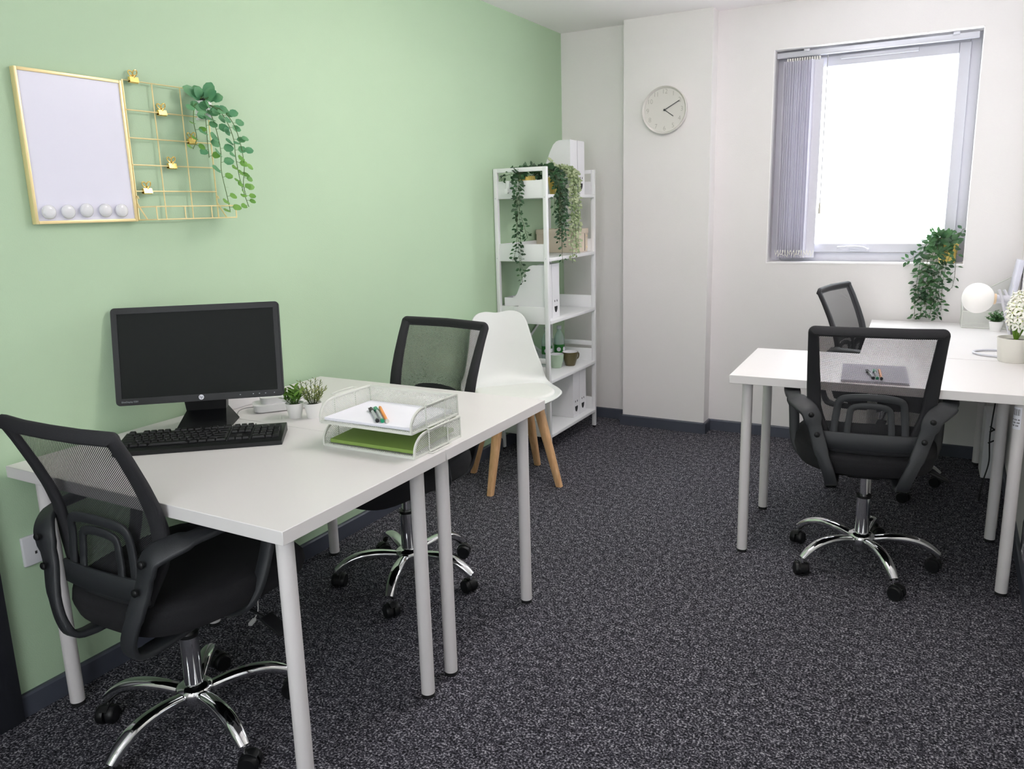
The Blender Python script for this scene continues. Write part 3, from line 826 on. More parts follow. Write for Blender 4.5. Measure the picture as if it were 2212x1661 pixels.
def bottle(label, loc):
    t = thing('water_bottle', label, 'bottle', loc, 0, 'water bottles on the shelf')
    MB().lathe([(0, 0), (.028, 0), (.032, .008), (.032, .05), (.030, .06), (.032, .07), (.032, .14), (.029, .158), (.016, .185), (.0125, .192), (.0125, .205), (0, .205)], n=26).build('body', 'pet', t, 45)
    MB().lathe([(.0323, .060), (.0328, .062), (.0328, .108), (.0323, .110)], n=26, close=True).build('label', 'labelg', t)
    m = MB()
    for k in range(3):
        a = -1.2 + k * 1.1
        for q in range(1): m.lathe([(0, .0), (.013, .0), (.013, .0004), (0, .0005)], (.0329 * math.cos(a), .0329 * math.sin(a), .082), 14, Matrix.Rotation(a, 3, 'Z') @ Matrix.Rotation(PI / 2, 3, 'Y'))
    m.build('label_mark', 'paper', t)
    MB().cyl((0, 0, .203), (0, 0, .222), .0145, None, 20).build('cap', 'lampm', t)
bottle('clear water bottle with green label, behind the olive mug', (.130, 3.165, .4265))
bottle('clear water bottle with green label, behind the sage mug and upright', (.085, 3.085, .4265))

# ================================================================== WALL BOARD + WIRE GRID
wb = thing('whiteboard', 'small whiteboard in a brass frame on the green wall', 'whiteboard', (0, .180, 1.348))
BW, BHt = .306, .404
m = MB()
def fr(m, w, x0, x1):
    m.b2((x0, 0, 0), (x1, w, BHt), .0015); m.b2((x0, BW - w, 0), (x1, BW, BHt), .0015)
    m.b2((x0, w, 0), (x1, BW - w, w), .0015); m.b2((x0, w, BHt - w), (x1, BW - w, BHt), .0015)
fr(m, .0085, .001, .020); m.build('frame', 'brass', wb)
MB().b2((.004, .008, .008), (.0155, BW - .008, BHt - .008)).build('writing_surface', 'board', wb, flat=True)
nm = ['leftmost round white magnet in the row along the whiteboard bottom', 'second round white magnet from the left on the whiteboard', 'middle round white magnet in the row on the whiteboard', 'fourth round white magnet from the left on the whiteboard', 'rightmost round white magnet, next to the wire grid']
for k, (y, z) in enumerate(((.218, 1.380), (.272, 1.380), (.326, 1.383), (.383, 1.382), (.434, 1.381))):
    m = MB().lathe([(0, 0), (.017, 0), (.0195, .003), (.0195, .007), (.016, .011), (.008, .0128), (0, .0132)], n=32, R=Matrix(((0, 0, 1), (1, 0, 0), (0, 1, 0))))
    o = m.build('magnet', 'magnet', None, 60); o.location = (.0158, y, z); tag(o, nm[k], 'magnet', 'round magnets on the whiteboard')
wg = thing('wire_grid', 'brass wire grid organiser with a small basket, hung beside the whiteboard', 'wall organiser', (.014, .492, 1.352))
r_ = .0019; GW, GH = .298, .404
rows = (.0, .085, .162, .240, .320, .403)
m = MB().tube([(0, 0, 0), (0, GW, 0), (0, GW, GH), (0, 0, GH)], .0028, 8, True); m.build('outer_frame', 'brass', wg)
for z in rows[1:-1]: MB().cyl((.003, 0, z), (.003, GW, z), r_, None, 8).build('wire', 'brass', wg)
for y in (.098, .198): MB().cyl((-.001, y, 0), (-.001, y, GH), r_, None, 8).build('wire', 'brass', wg)
m = MB()
TD = .086
m.tube([(.003, 0, .038), (TD, 0, .038), (TD, GW, .038), (.003, GW, .038)], r_, 8)
m.tube([(.003, 0, .0), (TD, 0, .0), (TD, GW, .0), (.003, GW, .0)], r_, 8)
for y in (0, .10, .20, GW): m.cyl((TD, y, 0), (TD, y, .038), r_, None, 8)
for y in (0, GW):
    m.tube(smooth([(.040, y, 0), (.004, y, .045), (-.001, y, .062), (.006, y, .070), (.010, y, .062)], 5), r_ * 1.1, 8)
for y in (.05, .10, .15, .20, .25): m.cyl((.0, y, 0), (TD, y, 0), r_ * .9, None, 8)
m.build('basket', 'brass', wg)
cl = ['gold binder clip on the top wire of the brass grid', 'gold binder clip on the second wire of the brass grid', 'gold binder clip on the third wire, beside the hanging plant', 'gold binder clip on the fourth wire of the brass grid', 'gold binder clip on the lowest inner wire of the brass grid']
def clip(lb, y, z):
    t = thing('bulldog_clip', lb, 'clip', (.017, y, z), 0, 'gold clips on the wire grid'); t.scale = (1.25, 1.25, 1.25)
    m = MB().prism([(-.006, -.008), (.006, -.008), (.003, .004), (-.003, .004)], lambda u, v, h: (u, h, v), -.0115, .0115); m.cyl((0, -.0115, -.007), (0, .0115, -.007), .0033, None, 8); m.build('jaw', 'gold', t)
    for sg in (-1, 1):
        ring = [(sg * .004 + .003 * sg * math.sin(a) , .0055 * math.cos(a) + sg * .003, .013 + .0065 * math.sin(a)) for a in [2 * PI * k / 12 for k in range(12)]]
        MB().tube(ring, .0014, 6, True).cyl((sg * .002, 0, .002), (sg * .004, sg * .003, .008), .0022, None, 6).build('lever', 'gold', t)
for lb, (y, z) in zip(cl, ((.527, 1.762), (.612, 1.676), (.712, 1.597), (.627, 1.518), (.529, 1.441))): clip(lb, y, z)

# ================================================================== PLANTS
def strand(path, nl, L, W, mb, kind, rnd, up_=Vector((1, 0, 0)), spread=1.0, stem=None, sr=.001, start=.05, shrink=.35, pet=.010, jit=.5):
    P = smooth(path, 8)
    if stem is not None: stem.tube(P, sr, 5)
    n = len(P)
    for k in range(nl):
        f = start + (1 - start) * k / max(1, nl - 1); i = min(n - 2, int(f * (n - 1))); p = P[i]; t = (P[i + 1] - P[i]).normalized()
        sd = t.cross(up_).normalized() * (1 if k % 2 else -1)
        d = (sd * spread + t * .45 + Vector((rnd.uniform(-jit, jit), rnd.uniform(-jit, jit), rnd.uniform(-jit, jit)))).normalized()
        s_ = (1 - shrink * f) * rnd.uniform(.8, 1.15)
        q = p + d * pet
        if stem is not None and pet > .004: stem.tube([p, q], sr * .7, 4)
        nn = up_ + Vector((rnd.uniform(-.6, .6), rnd.uniform(-.6, .6), rnd.uniform(-.2, .8)))
        mb.leaf(q, d, nn, L * s_, W * s_, kind, rnd.uniform(.05, .35), rnd.uniform(0, .35))

# a) round-leaved vine in a white pot on the grid corner
rn = random.Random(3)
pa = thing('hanging_plant', 'trailing plant with round green leaves in a white pot on the brass grid corner', 'plant', (0, 0, 0))
pa.location = (.048, .745, 1.662)
def rel(o): return Vector(o.location)
o_ = rel(pa) + Vector((0, .006, 0))
MB().lathe([(0, 0), (.020, 0), (.026, .055), (.024, .055), (.020, .048), (0, .048)], n=24).build('pot', 'pot', pa)
MB().lathe([(0, .046), (.0225, .046), (.021, .056), (0, .066)], n=16).build('moss', 'soil', pa)
MB().band([(.0, 0, .05), (-.03, 0, .06), (-.032, 0, .0)], .012, .002, Vector((0, 0, 1))).build('pot_hook', 'pot', pa)
st, lf, tp = MB(), MB(), MB()
def V3(*a): return Vector(a) - o_
def vine(path, nl, L, tipfrom=.62):
    P = [V3(*p) for p in path]
    SM = smooth(P, 8); st.tube(SM, .0012, 5); n = len(SM)
    for k in range(nl):
        f = .08 + .92 * k / (nl - 1); i = min(n - 2, int(f * (n - 1))); p = SM[i]; t = (SM[i + 1] - SM[i]).normalized()
        sg = 1 if k % 2 else -1
        d = (Vector((.35, sg * .9, .05)) + Vector((rn.uniform(-.2, .4), rn.uniform(-.2, .2), rn.uniform(-.35, .25)))).normalized()
        s_ = 1.28 * L * (1 - .32 * f) * rn.uniform(.85, 1.12); q = p + d * .010
        st.tube([p, q], .0008, 4)
        (tp if f > tipfrom else lf).leaf(q, d, Vector((.85, -.35, .5)) + Vector((rn.uniform(-.3, .3), rn.uniform(-.3, .3), rn.uniform(-.2, .3))), s_, s_ * .95, 'round', .08, rn.uniform(.0, .3))
vine([(.060, .745, 1.705), (.085, .752, 1.66), (.10, .757, 1.57), (.10, .752, 1.50), (.10, .765, 1.42), (.10, .772, 1.372)], 15, .030)
vine([(.060, .750, 1.710), (.095, .780, 1.68), (.105, .808, 1.61), (.105, .812, 1.54), (.10, .828, 1.46), (.10, .852, 1.385)], 19, .026)
vine([(.060, .750, 1.710), (.10, .775, 1.69), (.12, .800, 1.65), (.12, .822, 1.59), (.115, .835, 1.52), (.10, .838, 1.46), (.10, .845, 1.42)], 18, .024)
vine([(.050, .735, 1.705), (.07, .700, 1.70), (.075, .685, 1.65), (.075, .690, 1.60), (.075, .672, 1.565)], 9, .024, .5)
vine([(.055, .742, 1.70), (.08, .728, 1.66), (.085, .722, 1.60), (.085, .722, 1.54)], 8, .030, .9)
for k in range(17):
    a = rn.uniform(0, 2 * PI); e = rn.uniform(.2, 1.2); d = Vector((math.cos(a) * math.cos(e), math.sin(a) * math.cos(e), math.sin(e)))
    p = Vector((.0, .0, .055)) + d * rn.uniform(.008, .036)
    st.tube([Vector((0, 0, .05)), p], .0010, 4)
    lf.leaf(p, d + Vector((0, 0, .1)), Vector((.8, -.4, .5)), rn.uniform(.032, .044), rn.uniform(.028, .038), 'round', .12, .2)
st.build('vine_stems', 'stem', pa); lf.build('foliage', 'leafround', pa, recalc=False); tp.build('young_foliage', 'leaftip', pa, recalc=False)

# b) dark ivy in a gold ribbed pot, near end of the top shelf
def goldpot(t, rb, rt_, h, rib=0.0):
    MB().lathe([(0, 0), (rb, 0), (rt_, h), (rt_ - .003, h), (rt_ - .006, h - .01), (0, h - .012)], n=72, mod=(lambda a: 1 + rib * math.cos(24 * a)) if rib else None).build('pot', 'goldpot', t, 40)
    MB().lathe([(0, h - .014), (rt_ - .0065, h - .012), (rt_ * .6, h - .004), (0, h)], n=18).build('soil', 'soil', t)
rn = random.Random(11)
pb = thing('trailing_ivy', 'dark green trailing ivy in a ribbed gold pot on the top shelf', 'plant', (.150, 2.735, 1.4262)); o_ = rel(pb)
goldpot(pb, .044, .056, .098, .02)
st, lf = MB(), MB()
def iv(path, nl, L=.032, W=.018, jit=.85, **k): strand([V3(*p) for p in path], nl, L, W, lf, 'oval', rn, Vector((.6, -.7, .3)), 1.0, st, .0011, jit=jit, **k)
iv([(.155, 2.70, 1.52), (.165, 2.655, 1.545), (.175, 2.612, 1.49), (.170, 2.606, 1.40), (.165, 2.606, 1.28), (.168, 2.606, 1.16), (.175, 2.606, 1.06), (.188, 2.606, .965)], 64)
iv([(.150, 2.70, 1.52), (.150, 2.650, 1.54), (.158, 2.612, 1.46), (.175, 2.606, 1.36), (.205, 2.606, 1.26), (.225, 2.606, 1.20)], 36)
iv([(.150, 2.70, 1.52), (.155, 2.645, 1.535), (.160, 2.612, 1.46), (.160, 2.606, 1.30), (.155, 2.606, 1.16), (.135, 2.600, 1.08)], 34)
iv([(.16, 2.71, 1.52), (.17, 2.655, 1.54), (.18, 2.610, 1.45), (.18, 2.606, 1.20), (.185, 2.602, 1.06), (.210, 2.602, 1.02)], 24)
iv([(.14, 2.70, 1.52), (.115, 2.66, 1.535), (.085, 2.63, 1.525), (.070, 2.612, 1.500)], 14, .026, .015)
iv([(.16, 2.72, 1.52), (.13, 2.67, 1.545), (.10, 2.65, 1.55)], 10)
for (dx, zb, nl) in ((.0, 1.14, 60), (.018, 1.18, 60), (-.014, 1.22, 56), (.032, 1.24, 54), (.008, 1.06, 56), (-.024, 1.17, 50), (.044, 1.20, 50), (.026, 1.28, 40), (-.004, 1.30, 40)):
    iv([(.18, 2.76, 1.52), (.25, 2.77 + dx, 1.56), (.325, 2.765 + dx, 1.52), (.345, 2.765 + dx, 1.44), (.345, 2.765 + dx, 1.33), (.345, 2.768 + dx, zb)], nl, .031, .018, .8)
iv([(.20, 2.73, 1.52), (.28, 2.705, 1.55), (.340, 2.69, 1.50), (.345, 2.69, 1.40), (.342, 2.685, 1.33)], 16, .030, .018)
for k in range(60):
    a = rn.uniform(0, 2 * PI); e = rn.uniform(.05, 1.3); d = Vector((math.cos(a) * math.cos(e), math.sin(a) * math.cos(e), math.sin(e)))
    p = Vector((.03, .0, .095)) + Vector((d.x * .075, d.y * .05, d.z * .06)) * rn.uniform(.3, 1)
    lf.leaf(p, d + Vector((rn.uniform(-.5, .5), rn.uniform(-.5, .5), rn.uniform(-.3, .3))), Vector((.4, -.5, .7)), rn.uniform(.022, .030), .015, 'oval', .2, .2)
st.build('vine_stems', 'stemd', pb); lf.build('foliage', 'leafdark', pb, recalc=False)

# c) pale eucalyptus
rn = random.Random(21)
pc = thing('trailing_eucalyptus', 'pale sage green trailing plant in a smooth gold pot on the top shelf', 'plant', (.262, 2.885, 1.4262)); o_ = rel(pc)
goldpot(pc, .036, .048, .092)
st, lf = MB(), MB()
def eu(path, nl): strand([V3(*p) for p in path], nl, .020, .015, lf, 'round', rn, Vector((.8, -.5, .3)), 1.1, st, .0009, jit=.7, pet=.005, shrink=.12)
for (y, zb, x) in ((2.895, 1.14, .345), (2.905, 1.24, .35), (2.91, 1.05, .345), (2.94, 1.16, .35), (2.965, 1.30, .35), (2.98, 1.10, .35), (2.90, 1.28, .36), (2.99, 1.22, .345), (2.925, 1.08, .355), (2.955, 1.14, .36)):
    eu([(.262, 2.885, 1.52), (.30, (2.885 + y) / 2, 1.56), (x - .005, y, 1.53), (x, y, 1.42), (x, y, 1.28), (x, y + rn.uniform(-.01, .01), zb)], int(62 * (1.56 - zb) / .42))
for (dx, dy) in ((-.02, -.05), (.03, .05), (.06, -.02), (-.01, .05), (.05, .03), (.0, -.02)):
    eu([(.262, 2.885, 1.51), (.262 + dx * .6, 2.885 + dy * .6, 1.57), (.262 + dx * 1.6, 2.885 + dy * 1.6, 1.56)], 18)
eu([(.262, 2.875, 1.51), (.262, 2.85, 1.59), (.255, 2.82, 1.600)], 16)
st.build('vine_stems', 'stem', pc); lf.build('foliage', 'leafpale', pc, recalc=False)

# d) window sill plant
rn = random.Random(5)
pd = thing('windowsill_plant', 'leafy trailing plant in a gold pot on the window sill, hanging to the desk', 'plant', (2.175, 3.562, WZ0 + .0045)); o_ = rel(pd)
goldpot(pd, .036, .050, .100)
st, lf = MB(), MB()
def wv(path, nl, **k): strand([V3(*p) for p in path], nl, .040, .022, lf, 'oval', rn, Vector((.1, -.9, .4)), 1.0, st, .0012, jit=.65, **k)
for (x, zb, n) in ((2.045, .735, 34), (2.075, .735, 36), (2.10, .745, 36), (2.125, .735, 36), (2.150, .74, 36), (2.165, .78, 30), (2.06, .84, 26), (2.09, .80, 30), (2.14, .82, 28), (2.055, .90, 20), (2.115, .88, 24)):
    xs = x + .01
    wv([(2.165, 3.55, 1.125), (2.13, 3.53, 1.155), (xs + .02, 3.510, 1.12), (xs, 3.492, 1.02), (x, 3.492, .92), (x, 3.492, .84), (x + rn.uniform(-.01, .01), 3.492, zb)], n)
wv([(2.19, 3.55, 1.125), (2.21, 3.51, 1.11), (2.215, 3.488, 1.03), (2.215, 3.488, .95), (2.208, 3.488, .90)], 12, shrink=.5)
wv([(2.18, 3.55, 1.12), (2.21, 3.54, 1.16), (2.24, 3.53, 1.20)], 10)
wv([(2.17, 3.55, 1.12), (2.13, 3.53, 1.17), (2.10, 3.52, 1.175)], 10)
wv([(2.17, 3.55, 1.12), (2.19, 3.53, 1.14), (2.20, 3.51, 1.11)], 8)
wv([(2.17, 3.55, 1.12), (2.09, 3.52, 1.13), (2.03, 3.505, 1.06), (1.985, 3.50, 1.035)], 16)
for k in range(26):
    a = rn.uniform(0, 2 * PI); e = rn.uniform(.1, 1.2); d = Vector((math.cos(a) * math.cos(e), math.sin(a) * math.cos(e) * .5, math.sin(e)))
    lf.leaf(Vector((-.01, -.005, .10)) + d * rn.uniform(.02, .06), d, Vector((.1, -.8, .5)), rn.uniform(.026, .036), .018, 'oval', .2, .2)
st.build('vine_stems', 'stemd', pd); lf.build('foliage', 'leafwin', pd, recalc=False)

# e) small potted plants
def smallpot(label, loc, rt_=.0285, rb=.020, h=.046, name='potted_plant', grp=None):
    t = thing(name, label, 'plant', loc, 0, grp)
    MB().lathe([(0, 0), (rb, 0), (rt_, h), (rt_ + .0005, h + .002), (rt_ - .002, h + .002), (rt_ - .003, h - .004), (0, h - .005)], n=32).build('pot', 'pot', t)
    MB().lathe([(0, h - .007), (rt_ - .0032, h - .006), (rt_ * .6, h - .003), (0, h - .002)], n=18).build('soil', 'soil', t)
    return t, h
rn = random.Random(9)
t, h = smallpot('little white pot with broad bright green leaves, beside the monitor', (.390, .690, ZT), name='potted_plant')
st, lf = MB(), MB()
for k in range(19):
    a = k * 2.4; e = rn.uniform(.75, 1.45); d = Vector((math.cos(a) * math.cos(e), math.sin(a) * math.cos(e), math.sin(e)))
    p0 = Vector((math.cos(a) * .007, math.sin(a) * .007, h - .004)); p1 = p0 + d * rn.uniform(.032, .060); st.tube([p0, p1], .0009, 4)
    for q in range(5):
        b = q * 2.1 + a; dd = (d * .8 + Vector((math.cos(b), math.sin(b), .25))).normalized()
        lf.leaf(p0 + (p1 - p0) * (.35 + .16 * q), dd, d, rn.uniform(.020, .030), .0105, 'oval', .3, .1)
st.build('stems', 'stem', t); lf.build('foliage', 'leafsuc', t, recalc=False)
t, h = smallpot('little white pot with upright needle-leaved sprigs, beside the letter trays', (.445, .714, ZT), name='potted_plant')
st, lf = MB(), MB()
for k in range(14):
    a = k * 2.4; e = rn.uniform(.95, 1.45); d = Vector((math.cos(a) * math.cos(e), math.sin(a) * math.cos(e), math.sin(e)))
    p0 = Vector((math.cos(a) * .009, math.sin(a) * .009, h - .004)); Ls = rn.uniform(.052, .082); p1 = p0 + d * Ls; st.tube([p0, p1], .0009, 4)
    for q in range(16):
        b = q * 2.4; dd = (d * .45 + Vector((math.cos(b), math.sin(b), .1))).normalized()
        lf.leaf(p0 + (p1 - p0) * (.15 + .055 * q), dd, d, .016, .0034, 'needle', .1, -.2)
st.build('stems', 'stemd', t); lf.build('foliage', 'leafros', t, recalc=False)
t, h = smallpot('little white pot with a round bushy green plant before the mesh file rack', (2.403, 3.245, ZT), .030, .022, .046, name='potted_plant')
st, lf = MB(), MB()
for k in range(26):
    a = k * 2.4; e = rn.uniform(.35, 1.5); d = Vector((math.cos(a) * math.cos(e), math.sin(a) * math.cos(e), math.sin(e)))
    p0 = Vector((0, 0, h - .004)); p1 = p0 + d * rn.uniform(.035, .058); st.tube([p0, p1], .0008, 4)
    for q in range(11):
        b = q * 2.4; dd = (d * .5 + Vector((math.cos(b), math.sin(b), .2))).normalized()
        lf.leaf(p0 + (p1 - p0) * (.25 + .075 * q), dd, d, .0135, .0095, 'round', .1, .1)
st.build('stems', 'stem', t); lf.build('foliage', 'leafsml', t, recalc=False)

# f) hyacinth
rn = random.Random(17)
hy = thing('potted_hyacinth', 'white hyacinth in an off-white pot at the right edge of the desk', 'plant', (2.432, 2.468, ZT))
MB().lathe([(0, 0), (.052, 0), (.055, .004), (.0635, .094), (.0605, .094), (.056, .080), (0, .078)], n=48).build('pot', 'potw', hy)
MB().lathe([(0, .0785), (.055, .080), (.03, .084), (0, .085)], n=24).build('soil', 'soil', hy)
m = MB()
for k, (a, e, L, W) in enumerate(((3.4, 1.25, .135, .026), (-.3, 1.15, .115, .022), (4.6, 1.3, .115, .026), (1.4, 1.2, .12, .022), (2.4, 1.35, .10, .02))):
    d = Vector((math.cos(a) * math.cos(e), math.sin(a) * math.cos(e), math.sin(e)))
    m.leaf(Vector((math.cos(a) * .006, math.sin(a) * .006, .082)), d, Vector((math.cos(a), math.sin(a), 0)) * -1, L, W, 'needle', .5, -.1)
m.build('strap_leaf', 'hleaf', hy, recalc=False)
MB().cyl((0, 0, .08), (0, 0, .235), .004, .003, 10).build('flower_stem', 'hleaf', hy)
m, m2 = MB(), MB()
for k in range(52):
    f = k / 51; z = .140 + .108 * f; a = k * 2.4; r0 = .014 + .016 * math.sin(PI * min(1, f * 1.1))
    e = -.25 + 1.35 * f; ax = Vector((math.cos(a) * math.cos(e), math.sin(a) * math.cos(e), math.sin(e)))
    c_ = Vector((0, 0, z)) + ax * (r0 + .006); s1 = ax.orthogonal().normalized(); s2 = ax.cross(s1)
    m2.lathe([(0, -.008), (.0035, -.006), (.0028, .002), (0, .004)], c_, 8, ax.to_track_quat('Z', 'Y').to_matrix())
    for q in range(6):
        b = q * PI / 3 + k
        pd_ = (s1 * math.cos(b) + s2 * math.sin(b)); m.leaf(c_ + pd_ * .002, pd_ + ax * .55, ax, .0225, .0095, 'petal', .15, .35)
m.build('flower_petals', 'petal', hy, recalc=False); m2.build('flower_hearts', 'petalc', hy)

# ================================================================== CLOCK
ck = thing('wall_clock', 'round white wall clock with pale numerals on the pier, reading ten past four', 'clock', (.7055, PY, 1.881))
RY = Matrix(((1, 0, 0), (0, 0, -1), (0, 1, 0)))
MB().lathe([(.118, .004), (.129, .004), (.131, .010), (.131, .030), (.1295, .034), (.1275, .034), (.124, .029), (.118, .018)], n=72, R=RY, close=True).build('rim', 'clockw', ck, 30)
MB().lathe([(0, .0), (.121, .0), (.123, .004), (.1215, .0185), (0, .0185)], n=64, R=RY).build('face', 'clockw', ck, 30)
m = MB()
for k in range(1, 13):
    a = PI / 2 - k * PI / 6; cx_, cz_ = .100 * math.cos(a), .100 * math.sin(a)
    m.text(str(k), .037, lambda x, y, z: (cx_ + x * .92, -.0188, cz_ + y), font_off=-.0006)
m.build('numerals', 'num', ck, flat=True, recalc=False)
for nm_, ang, L, w_, yy in (('hour_hand', 125, .063, .0042, -.0205), ('minute_hand', 62, .097, .0042, -.0225)):
    a = math.radians(90 - ang); d_ = Vector((math.cos(a), 0, math.sin(a)))
    MB().band([d_ * -.006 + Vector((0, yy, 0)), d_ * L + Vector((0, yy, 0))], w_, .0012, Vector((0, 1, 0))).build(nm_, 'hand', ck)
MB().lathe([(0, .019), (.006, .019), (.006, .025), (0, .026)], n=16, R=RY).build('hub', 'hand', ck)

# socket and cable
sk = thing('wall_socket', 'white plastic power socket on the green wall, left of the near desk leg', 'socket', (0, .0165, .4215))
MB().b2((0, 0, 0), (.011, .086, .086), .004, 3).build('faceplate', 'socket', sk)
m = MB().b2((.0105, .040, .058), (.0114, .046, .068)); m.b2((.0105, .031, .030), (.0114, .037, .038)); m.b2((.0105, .049, .030), (.0114, .055, .038)); m.build('pin_holes', 'dark', sk, flat=True)
cb = thing('charging_cable', 'thin white cable with a small plug hanging to the carpet under the desks', 'cable', (.165, .650, 0))
MB().tube(smooth([(-.005, .02, .69), (-.002, .02, .45), (-.018, .012, .20), (.002, .008, .10), (.012, .0, .045), (.020, -.012, .02), (.028, -.035, .010)], 6), .0018, 6).build('lead', 'routerw', cb)
MB().box((.036, -.052, .008), (.014, .036, .010), rotz(.4), .002).build('plug', 'routerw', cb)

# ================================================================== LEFT DESK ITEMS
MY = .690
mo = thing('monitor', 'black widescreen computer monitor angled towards the near chair', 'monitor', (.214, .494, ZT), MY)
TL = .197
RT = Matrix.Rotation(-TL, 3, 'X')   # screen leans back
def mt(u, v, h): return RT @ Vector((u, -h, v)) + Vector((0, 0, .955 - ZT))
m = MB()
def rrect(w, h_, r, n=5):
    out = []
    for cx_, cy_, a0 in ((w / 2 - r, h_ / 2 - r, 0), (-w / 2 + r, h_ / 2 - r, PI / 2), (-w / 2 + r, -h_ / 2 + r, PI), (w / 2 - r, -h_ / 2 + r, 1.5 * PI)):
        for k in range(n + 1): a = a0 + PI / 2 * k / n; out.append((cx_ + r * math.cos(a), cy_ + r * math.sin(a)))
    return out
mm = MB().prism(rrect(.480, .290, .012), mt, -.012, .004)
mm.prism(rrect(.40, .22, .03), mt, -.040, -.012); mm.build('housing', 'blackp2', mo, 30)
# bezel front frame around the panel
m = MB()
for a, b in (((-.240 + .004, -.145 + .004), (-.2225, .141)), ((.2225, -.141), (.236, .141)), ((-.2225, .1265), (.2225, .141)), ((-.2225, -.141), (.2225, -.1245))):
    m.prism([(a[0], a[1]), (b[0], a[1]), (b[0], b[1]), (a[0], b[1])], mt, .0035, .0065)
m.build('bezel', 'blackp2', mo, flat=True)
MB().prism([(-.2225, -.1245), (.2225, -.1245), (.2225, .1265), (-.2225, .1265)], mt, .0038, .0045).build('screen', 'screen', mo, flat=True)
MB().prism([(.0075 * math.cos(a), -.1335 + .0075 * math.sin(a)) for a in [2 * PI * k / 28 for k in range(28)]], mt, .0064, .0069).build('logo_disc', 'lampm', mo, flat=True)
MB().text('hp', .0115, lambda x, y, z: mt(x + y * .25, -.1330 + y, .0071), font_off=.0001).build('logo_letters', 'ink', mo, flat=True, recalc=False)
MB().text('EliteDisplay E201', .0068, lambda x, y, z: mt(-.2240 + x, -.1345 + y, .0068), align='LEFT').build('model_lettering', 'led', mo, flat=True, recalc=False)
m = MB()
for u in (.112, .150, .168, .186, .212): m.prism([(u - .0015, -.1345), (u + .0015, -.1345), (u + .0015, -.1325), (u - .0015, -.1325)], mt, .0063, .0069)
m.build('control_button', 'led', mo, flat=True)
m = MB()
m.ring_loft([[Vector(p) for p in ((-.066, .010, .135), (.066, .010, .135), (.066, .05, .150), (-.066, .05, .150))], [Vector(p) for p in ((-.058, .018, .050), (.058, .018, .050), (.058, .060, .050), (-.058, .060, .050))],
             [Vector(p) for p in ((-.080, -.070, .004), (.070, -.070, .004), (.082, .085, .004), (-.082, .085, .004))], [Vector(p) for p in ((-.081, -.071, 0), (.071, -.071, 0), (.083, .086, 0), (-.083, .086, 0))]])
m.b2((-.05, .01, .13), (.05, .045, .24), .004)
m.build('stand', 'blackp2', mo, 25)

# keyboard
kb = thing('keyboard', 'black full-size computer keyboard on the near desk in front of the monitor', 'keyboard', (.572, .451, ZT), math.radians(39.3))
# local frame: right end at x=0, extends to -x, y away from the typist
KW, KD = .445, .155
kp = [(0, .0), (0, .012), (.012, .015), (KD - .01, .026), (KD, .022), (KD, 0)]
MB().prism(kp, lambda u, v, h: (h, u, v), -KW, 0).build('case', 'blackp2', kb, 30)
def zk(y): return .0155 + (y - .012) / (KD - .022) * .0105
pitch = .0188; y_0 = .024
def key(x0, r, w, hh=1.0):
    y0 = y_0 + r * pitch + (.006 if r == 5 else 0); d = pitch * hh - .0024
    c = (x0 + w / 2, y0 + d / 2, zk(y0 + d / 2) + .003)
    m_ = MB(); R = Matrix.Rotation(math.atan(.0105 / (KD - .022)), 3, 'X')
    a, b = w - .0022, d; rings = []
    for s_, z in ((1.0, -.004), (1.0, .0), (.80, .0045)):
        rings.append([Vector(c) + R @ Vector((sx * a / 2 * s_, sy * b / 2 * s_ + (.0008 if z > 0 else 0), z)) for sx, sy in ((-1, -1), (1, -1), (1, 1), (-1, 1))])
    m_.ring_loft(rings); m_.build('key', 'blackp2', kb, flat=True)
X0 = -KW + .010; pk = pitch
rowsk = [[1.5, 1.25, 1.25, 5.75, 1.25, 1.25, 1.25, 1.5], [2.25] + [1] * 10 + [2.75], [1.75] + [1] * 11 + [2.25], [1.5] + [1] * 12 + [1.5], [1] * 13 + [2]]
for r, ws in enumerate(rowsk):
    x = X0
    for w_ in ws: key(x, r, w_ * pk); x += w_ * pk
x = X0
for k, gap in enumerate((0, 1, 0, 0, 0, .5, 0, 0, 0, .5, 0, 0, 0)):
    x += gap * pk; key(x, 5, pk); x += pk
xb = X0 + 15 * pk + .006
for r, cols in ((0, (0, 1, 2)), (1, (1,)), (3, (0, 1, 2)), (4, (0, 1, 2)), (5, (0, 1, 2))):
    for c_ in cols: key(xb + c_ * pk, r, pk)
xn = xb + 3 * pk + .006
for r in range(1, 5):
    for c_ in range(3): key(xn + c_ * pk, r, pk)
key(xn, 0, 2 * pk); key(xn + 2 * pk, 0, pk)
key(xn + 3 * pk - .001, 0, pk, 2.0); key(xn + 3 * pk - .001, 2, pk, 2.0); key(xn + 3 * pk - .001, 4, pk)
def strip(xs):
    mm = MB(); mm.prism([(.018, .0165), (.150, .0270), (.150, .0285), (.018, .0180)], lambda u, v, h: (h, u, v), xs - .0012, xs + .0012); mm.build('divider_strip', 'blackp', kb, flat=True)
strip(xb - .0035); strip(xn - .0035)

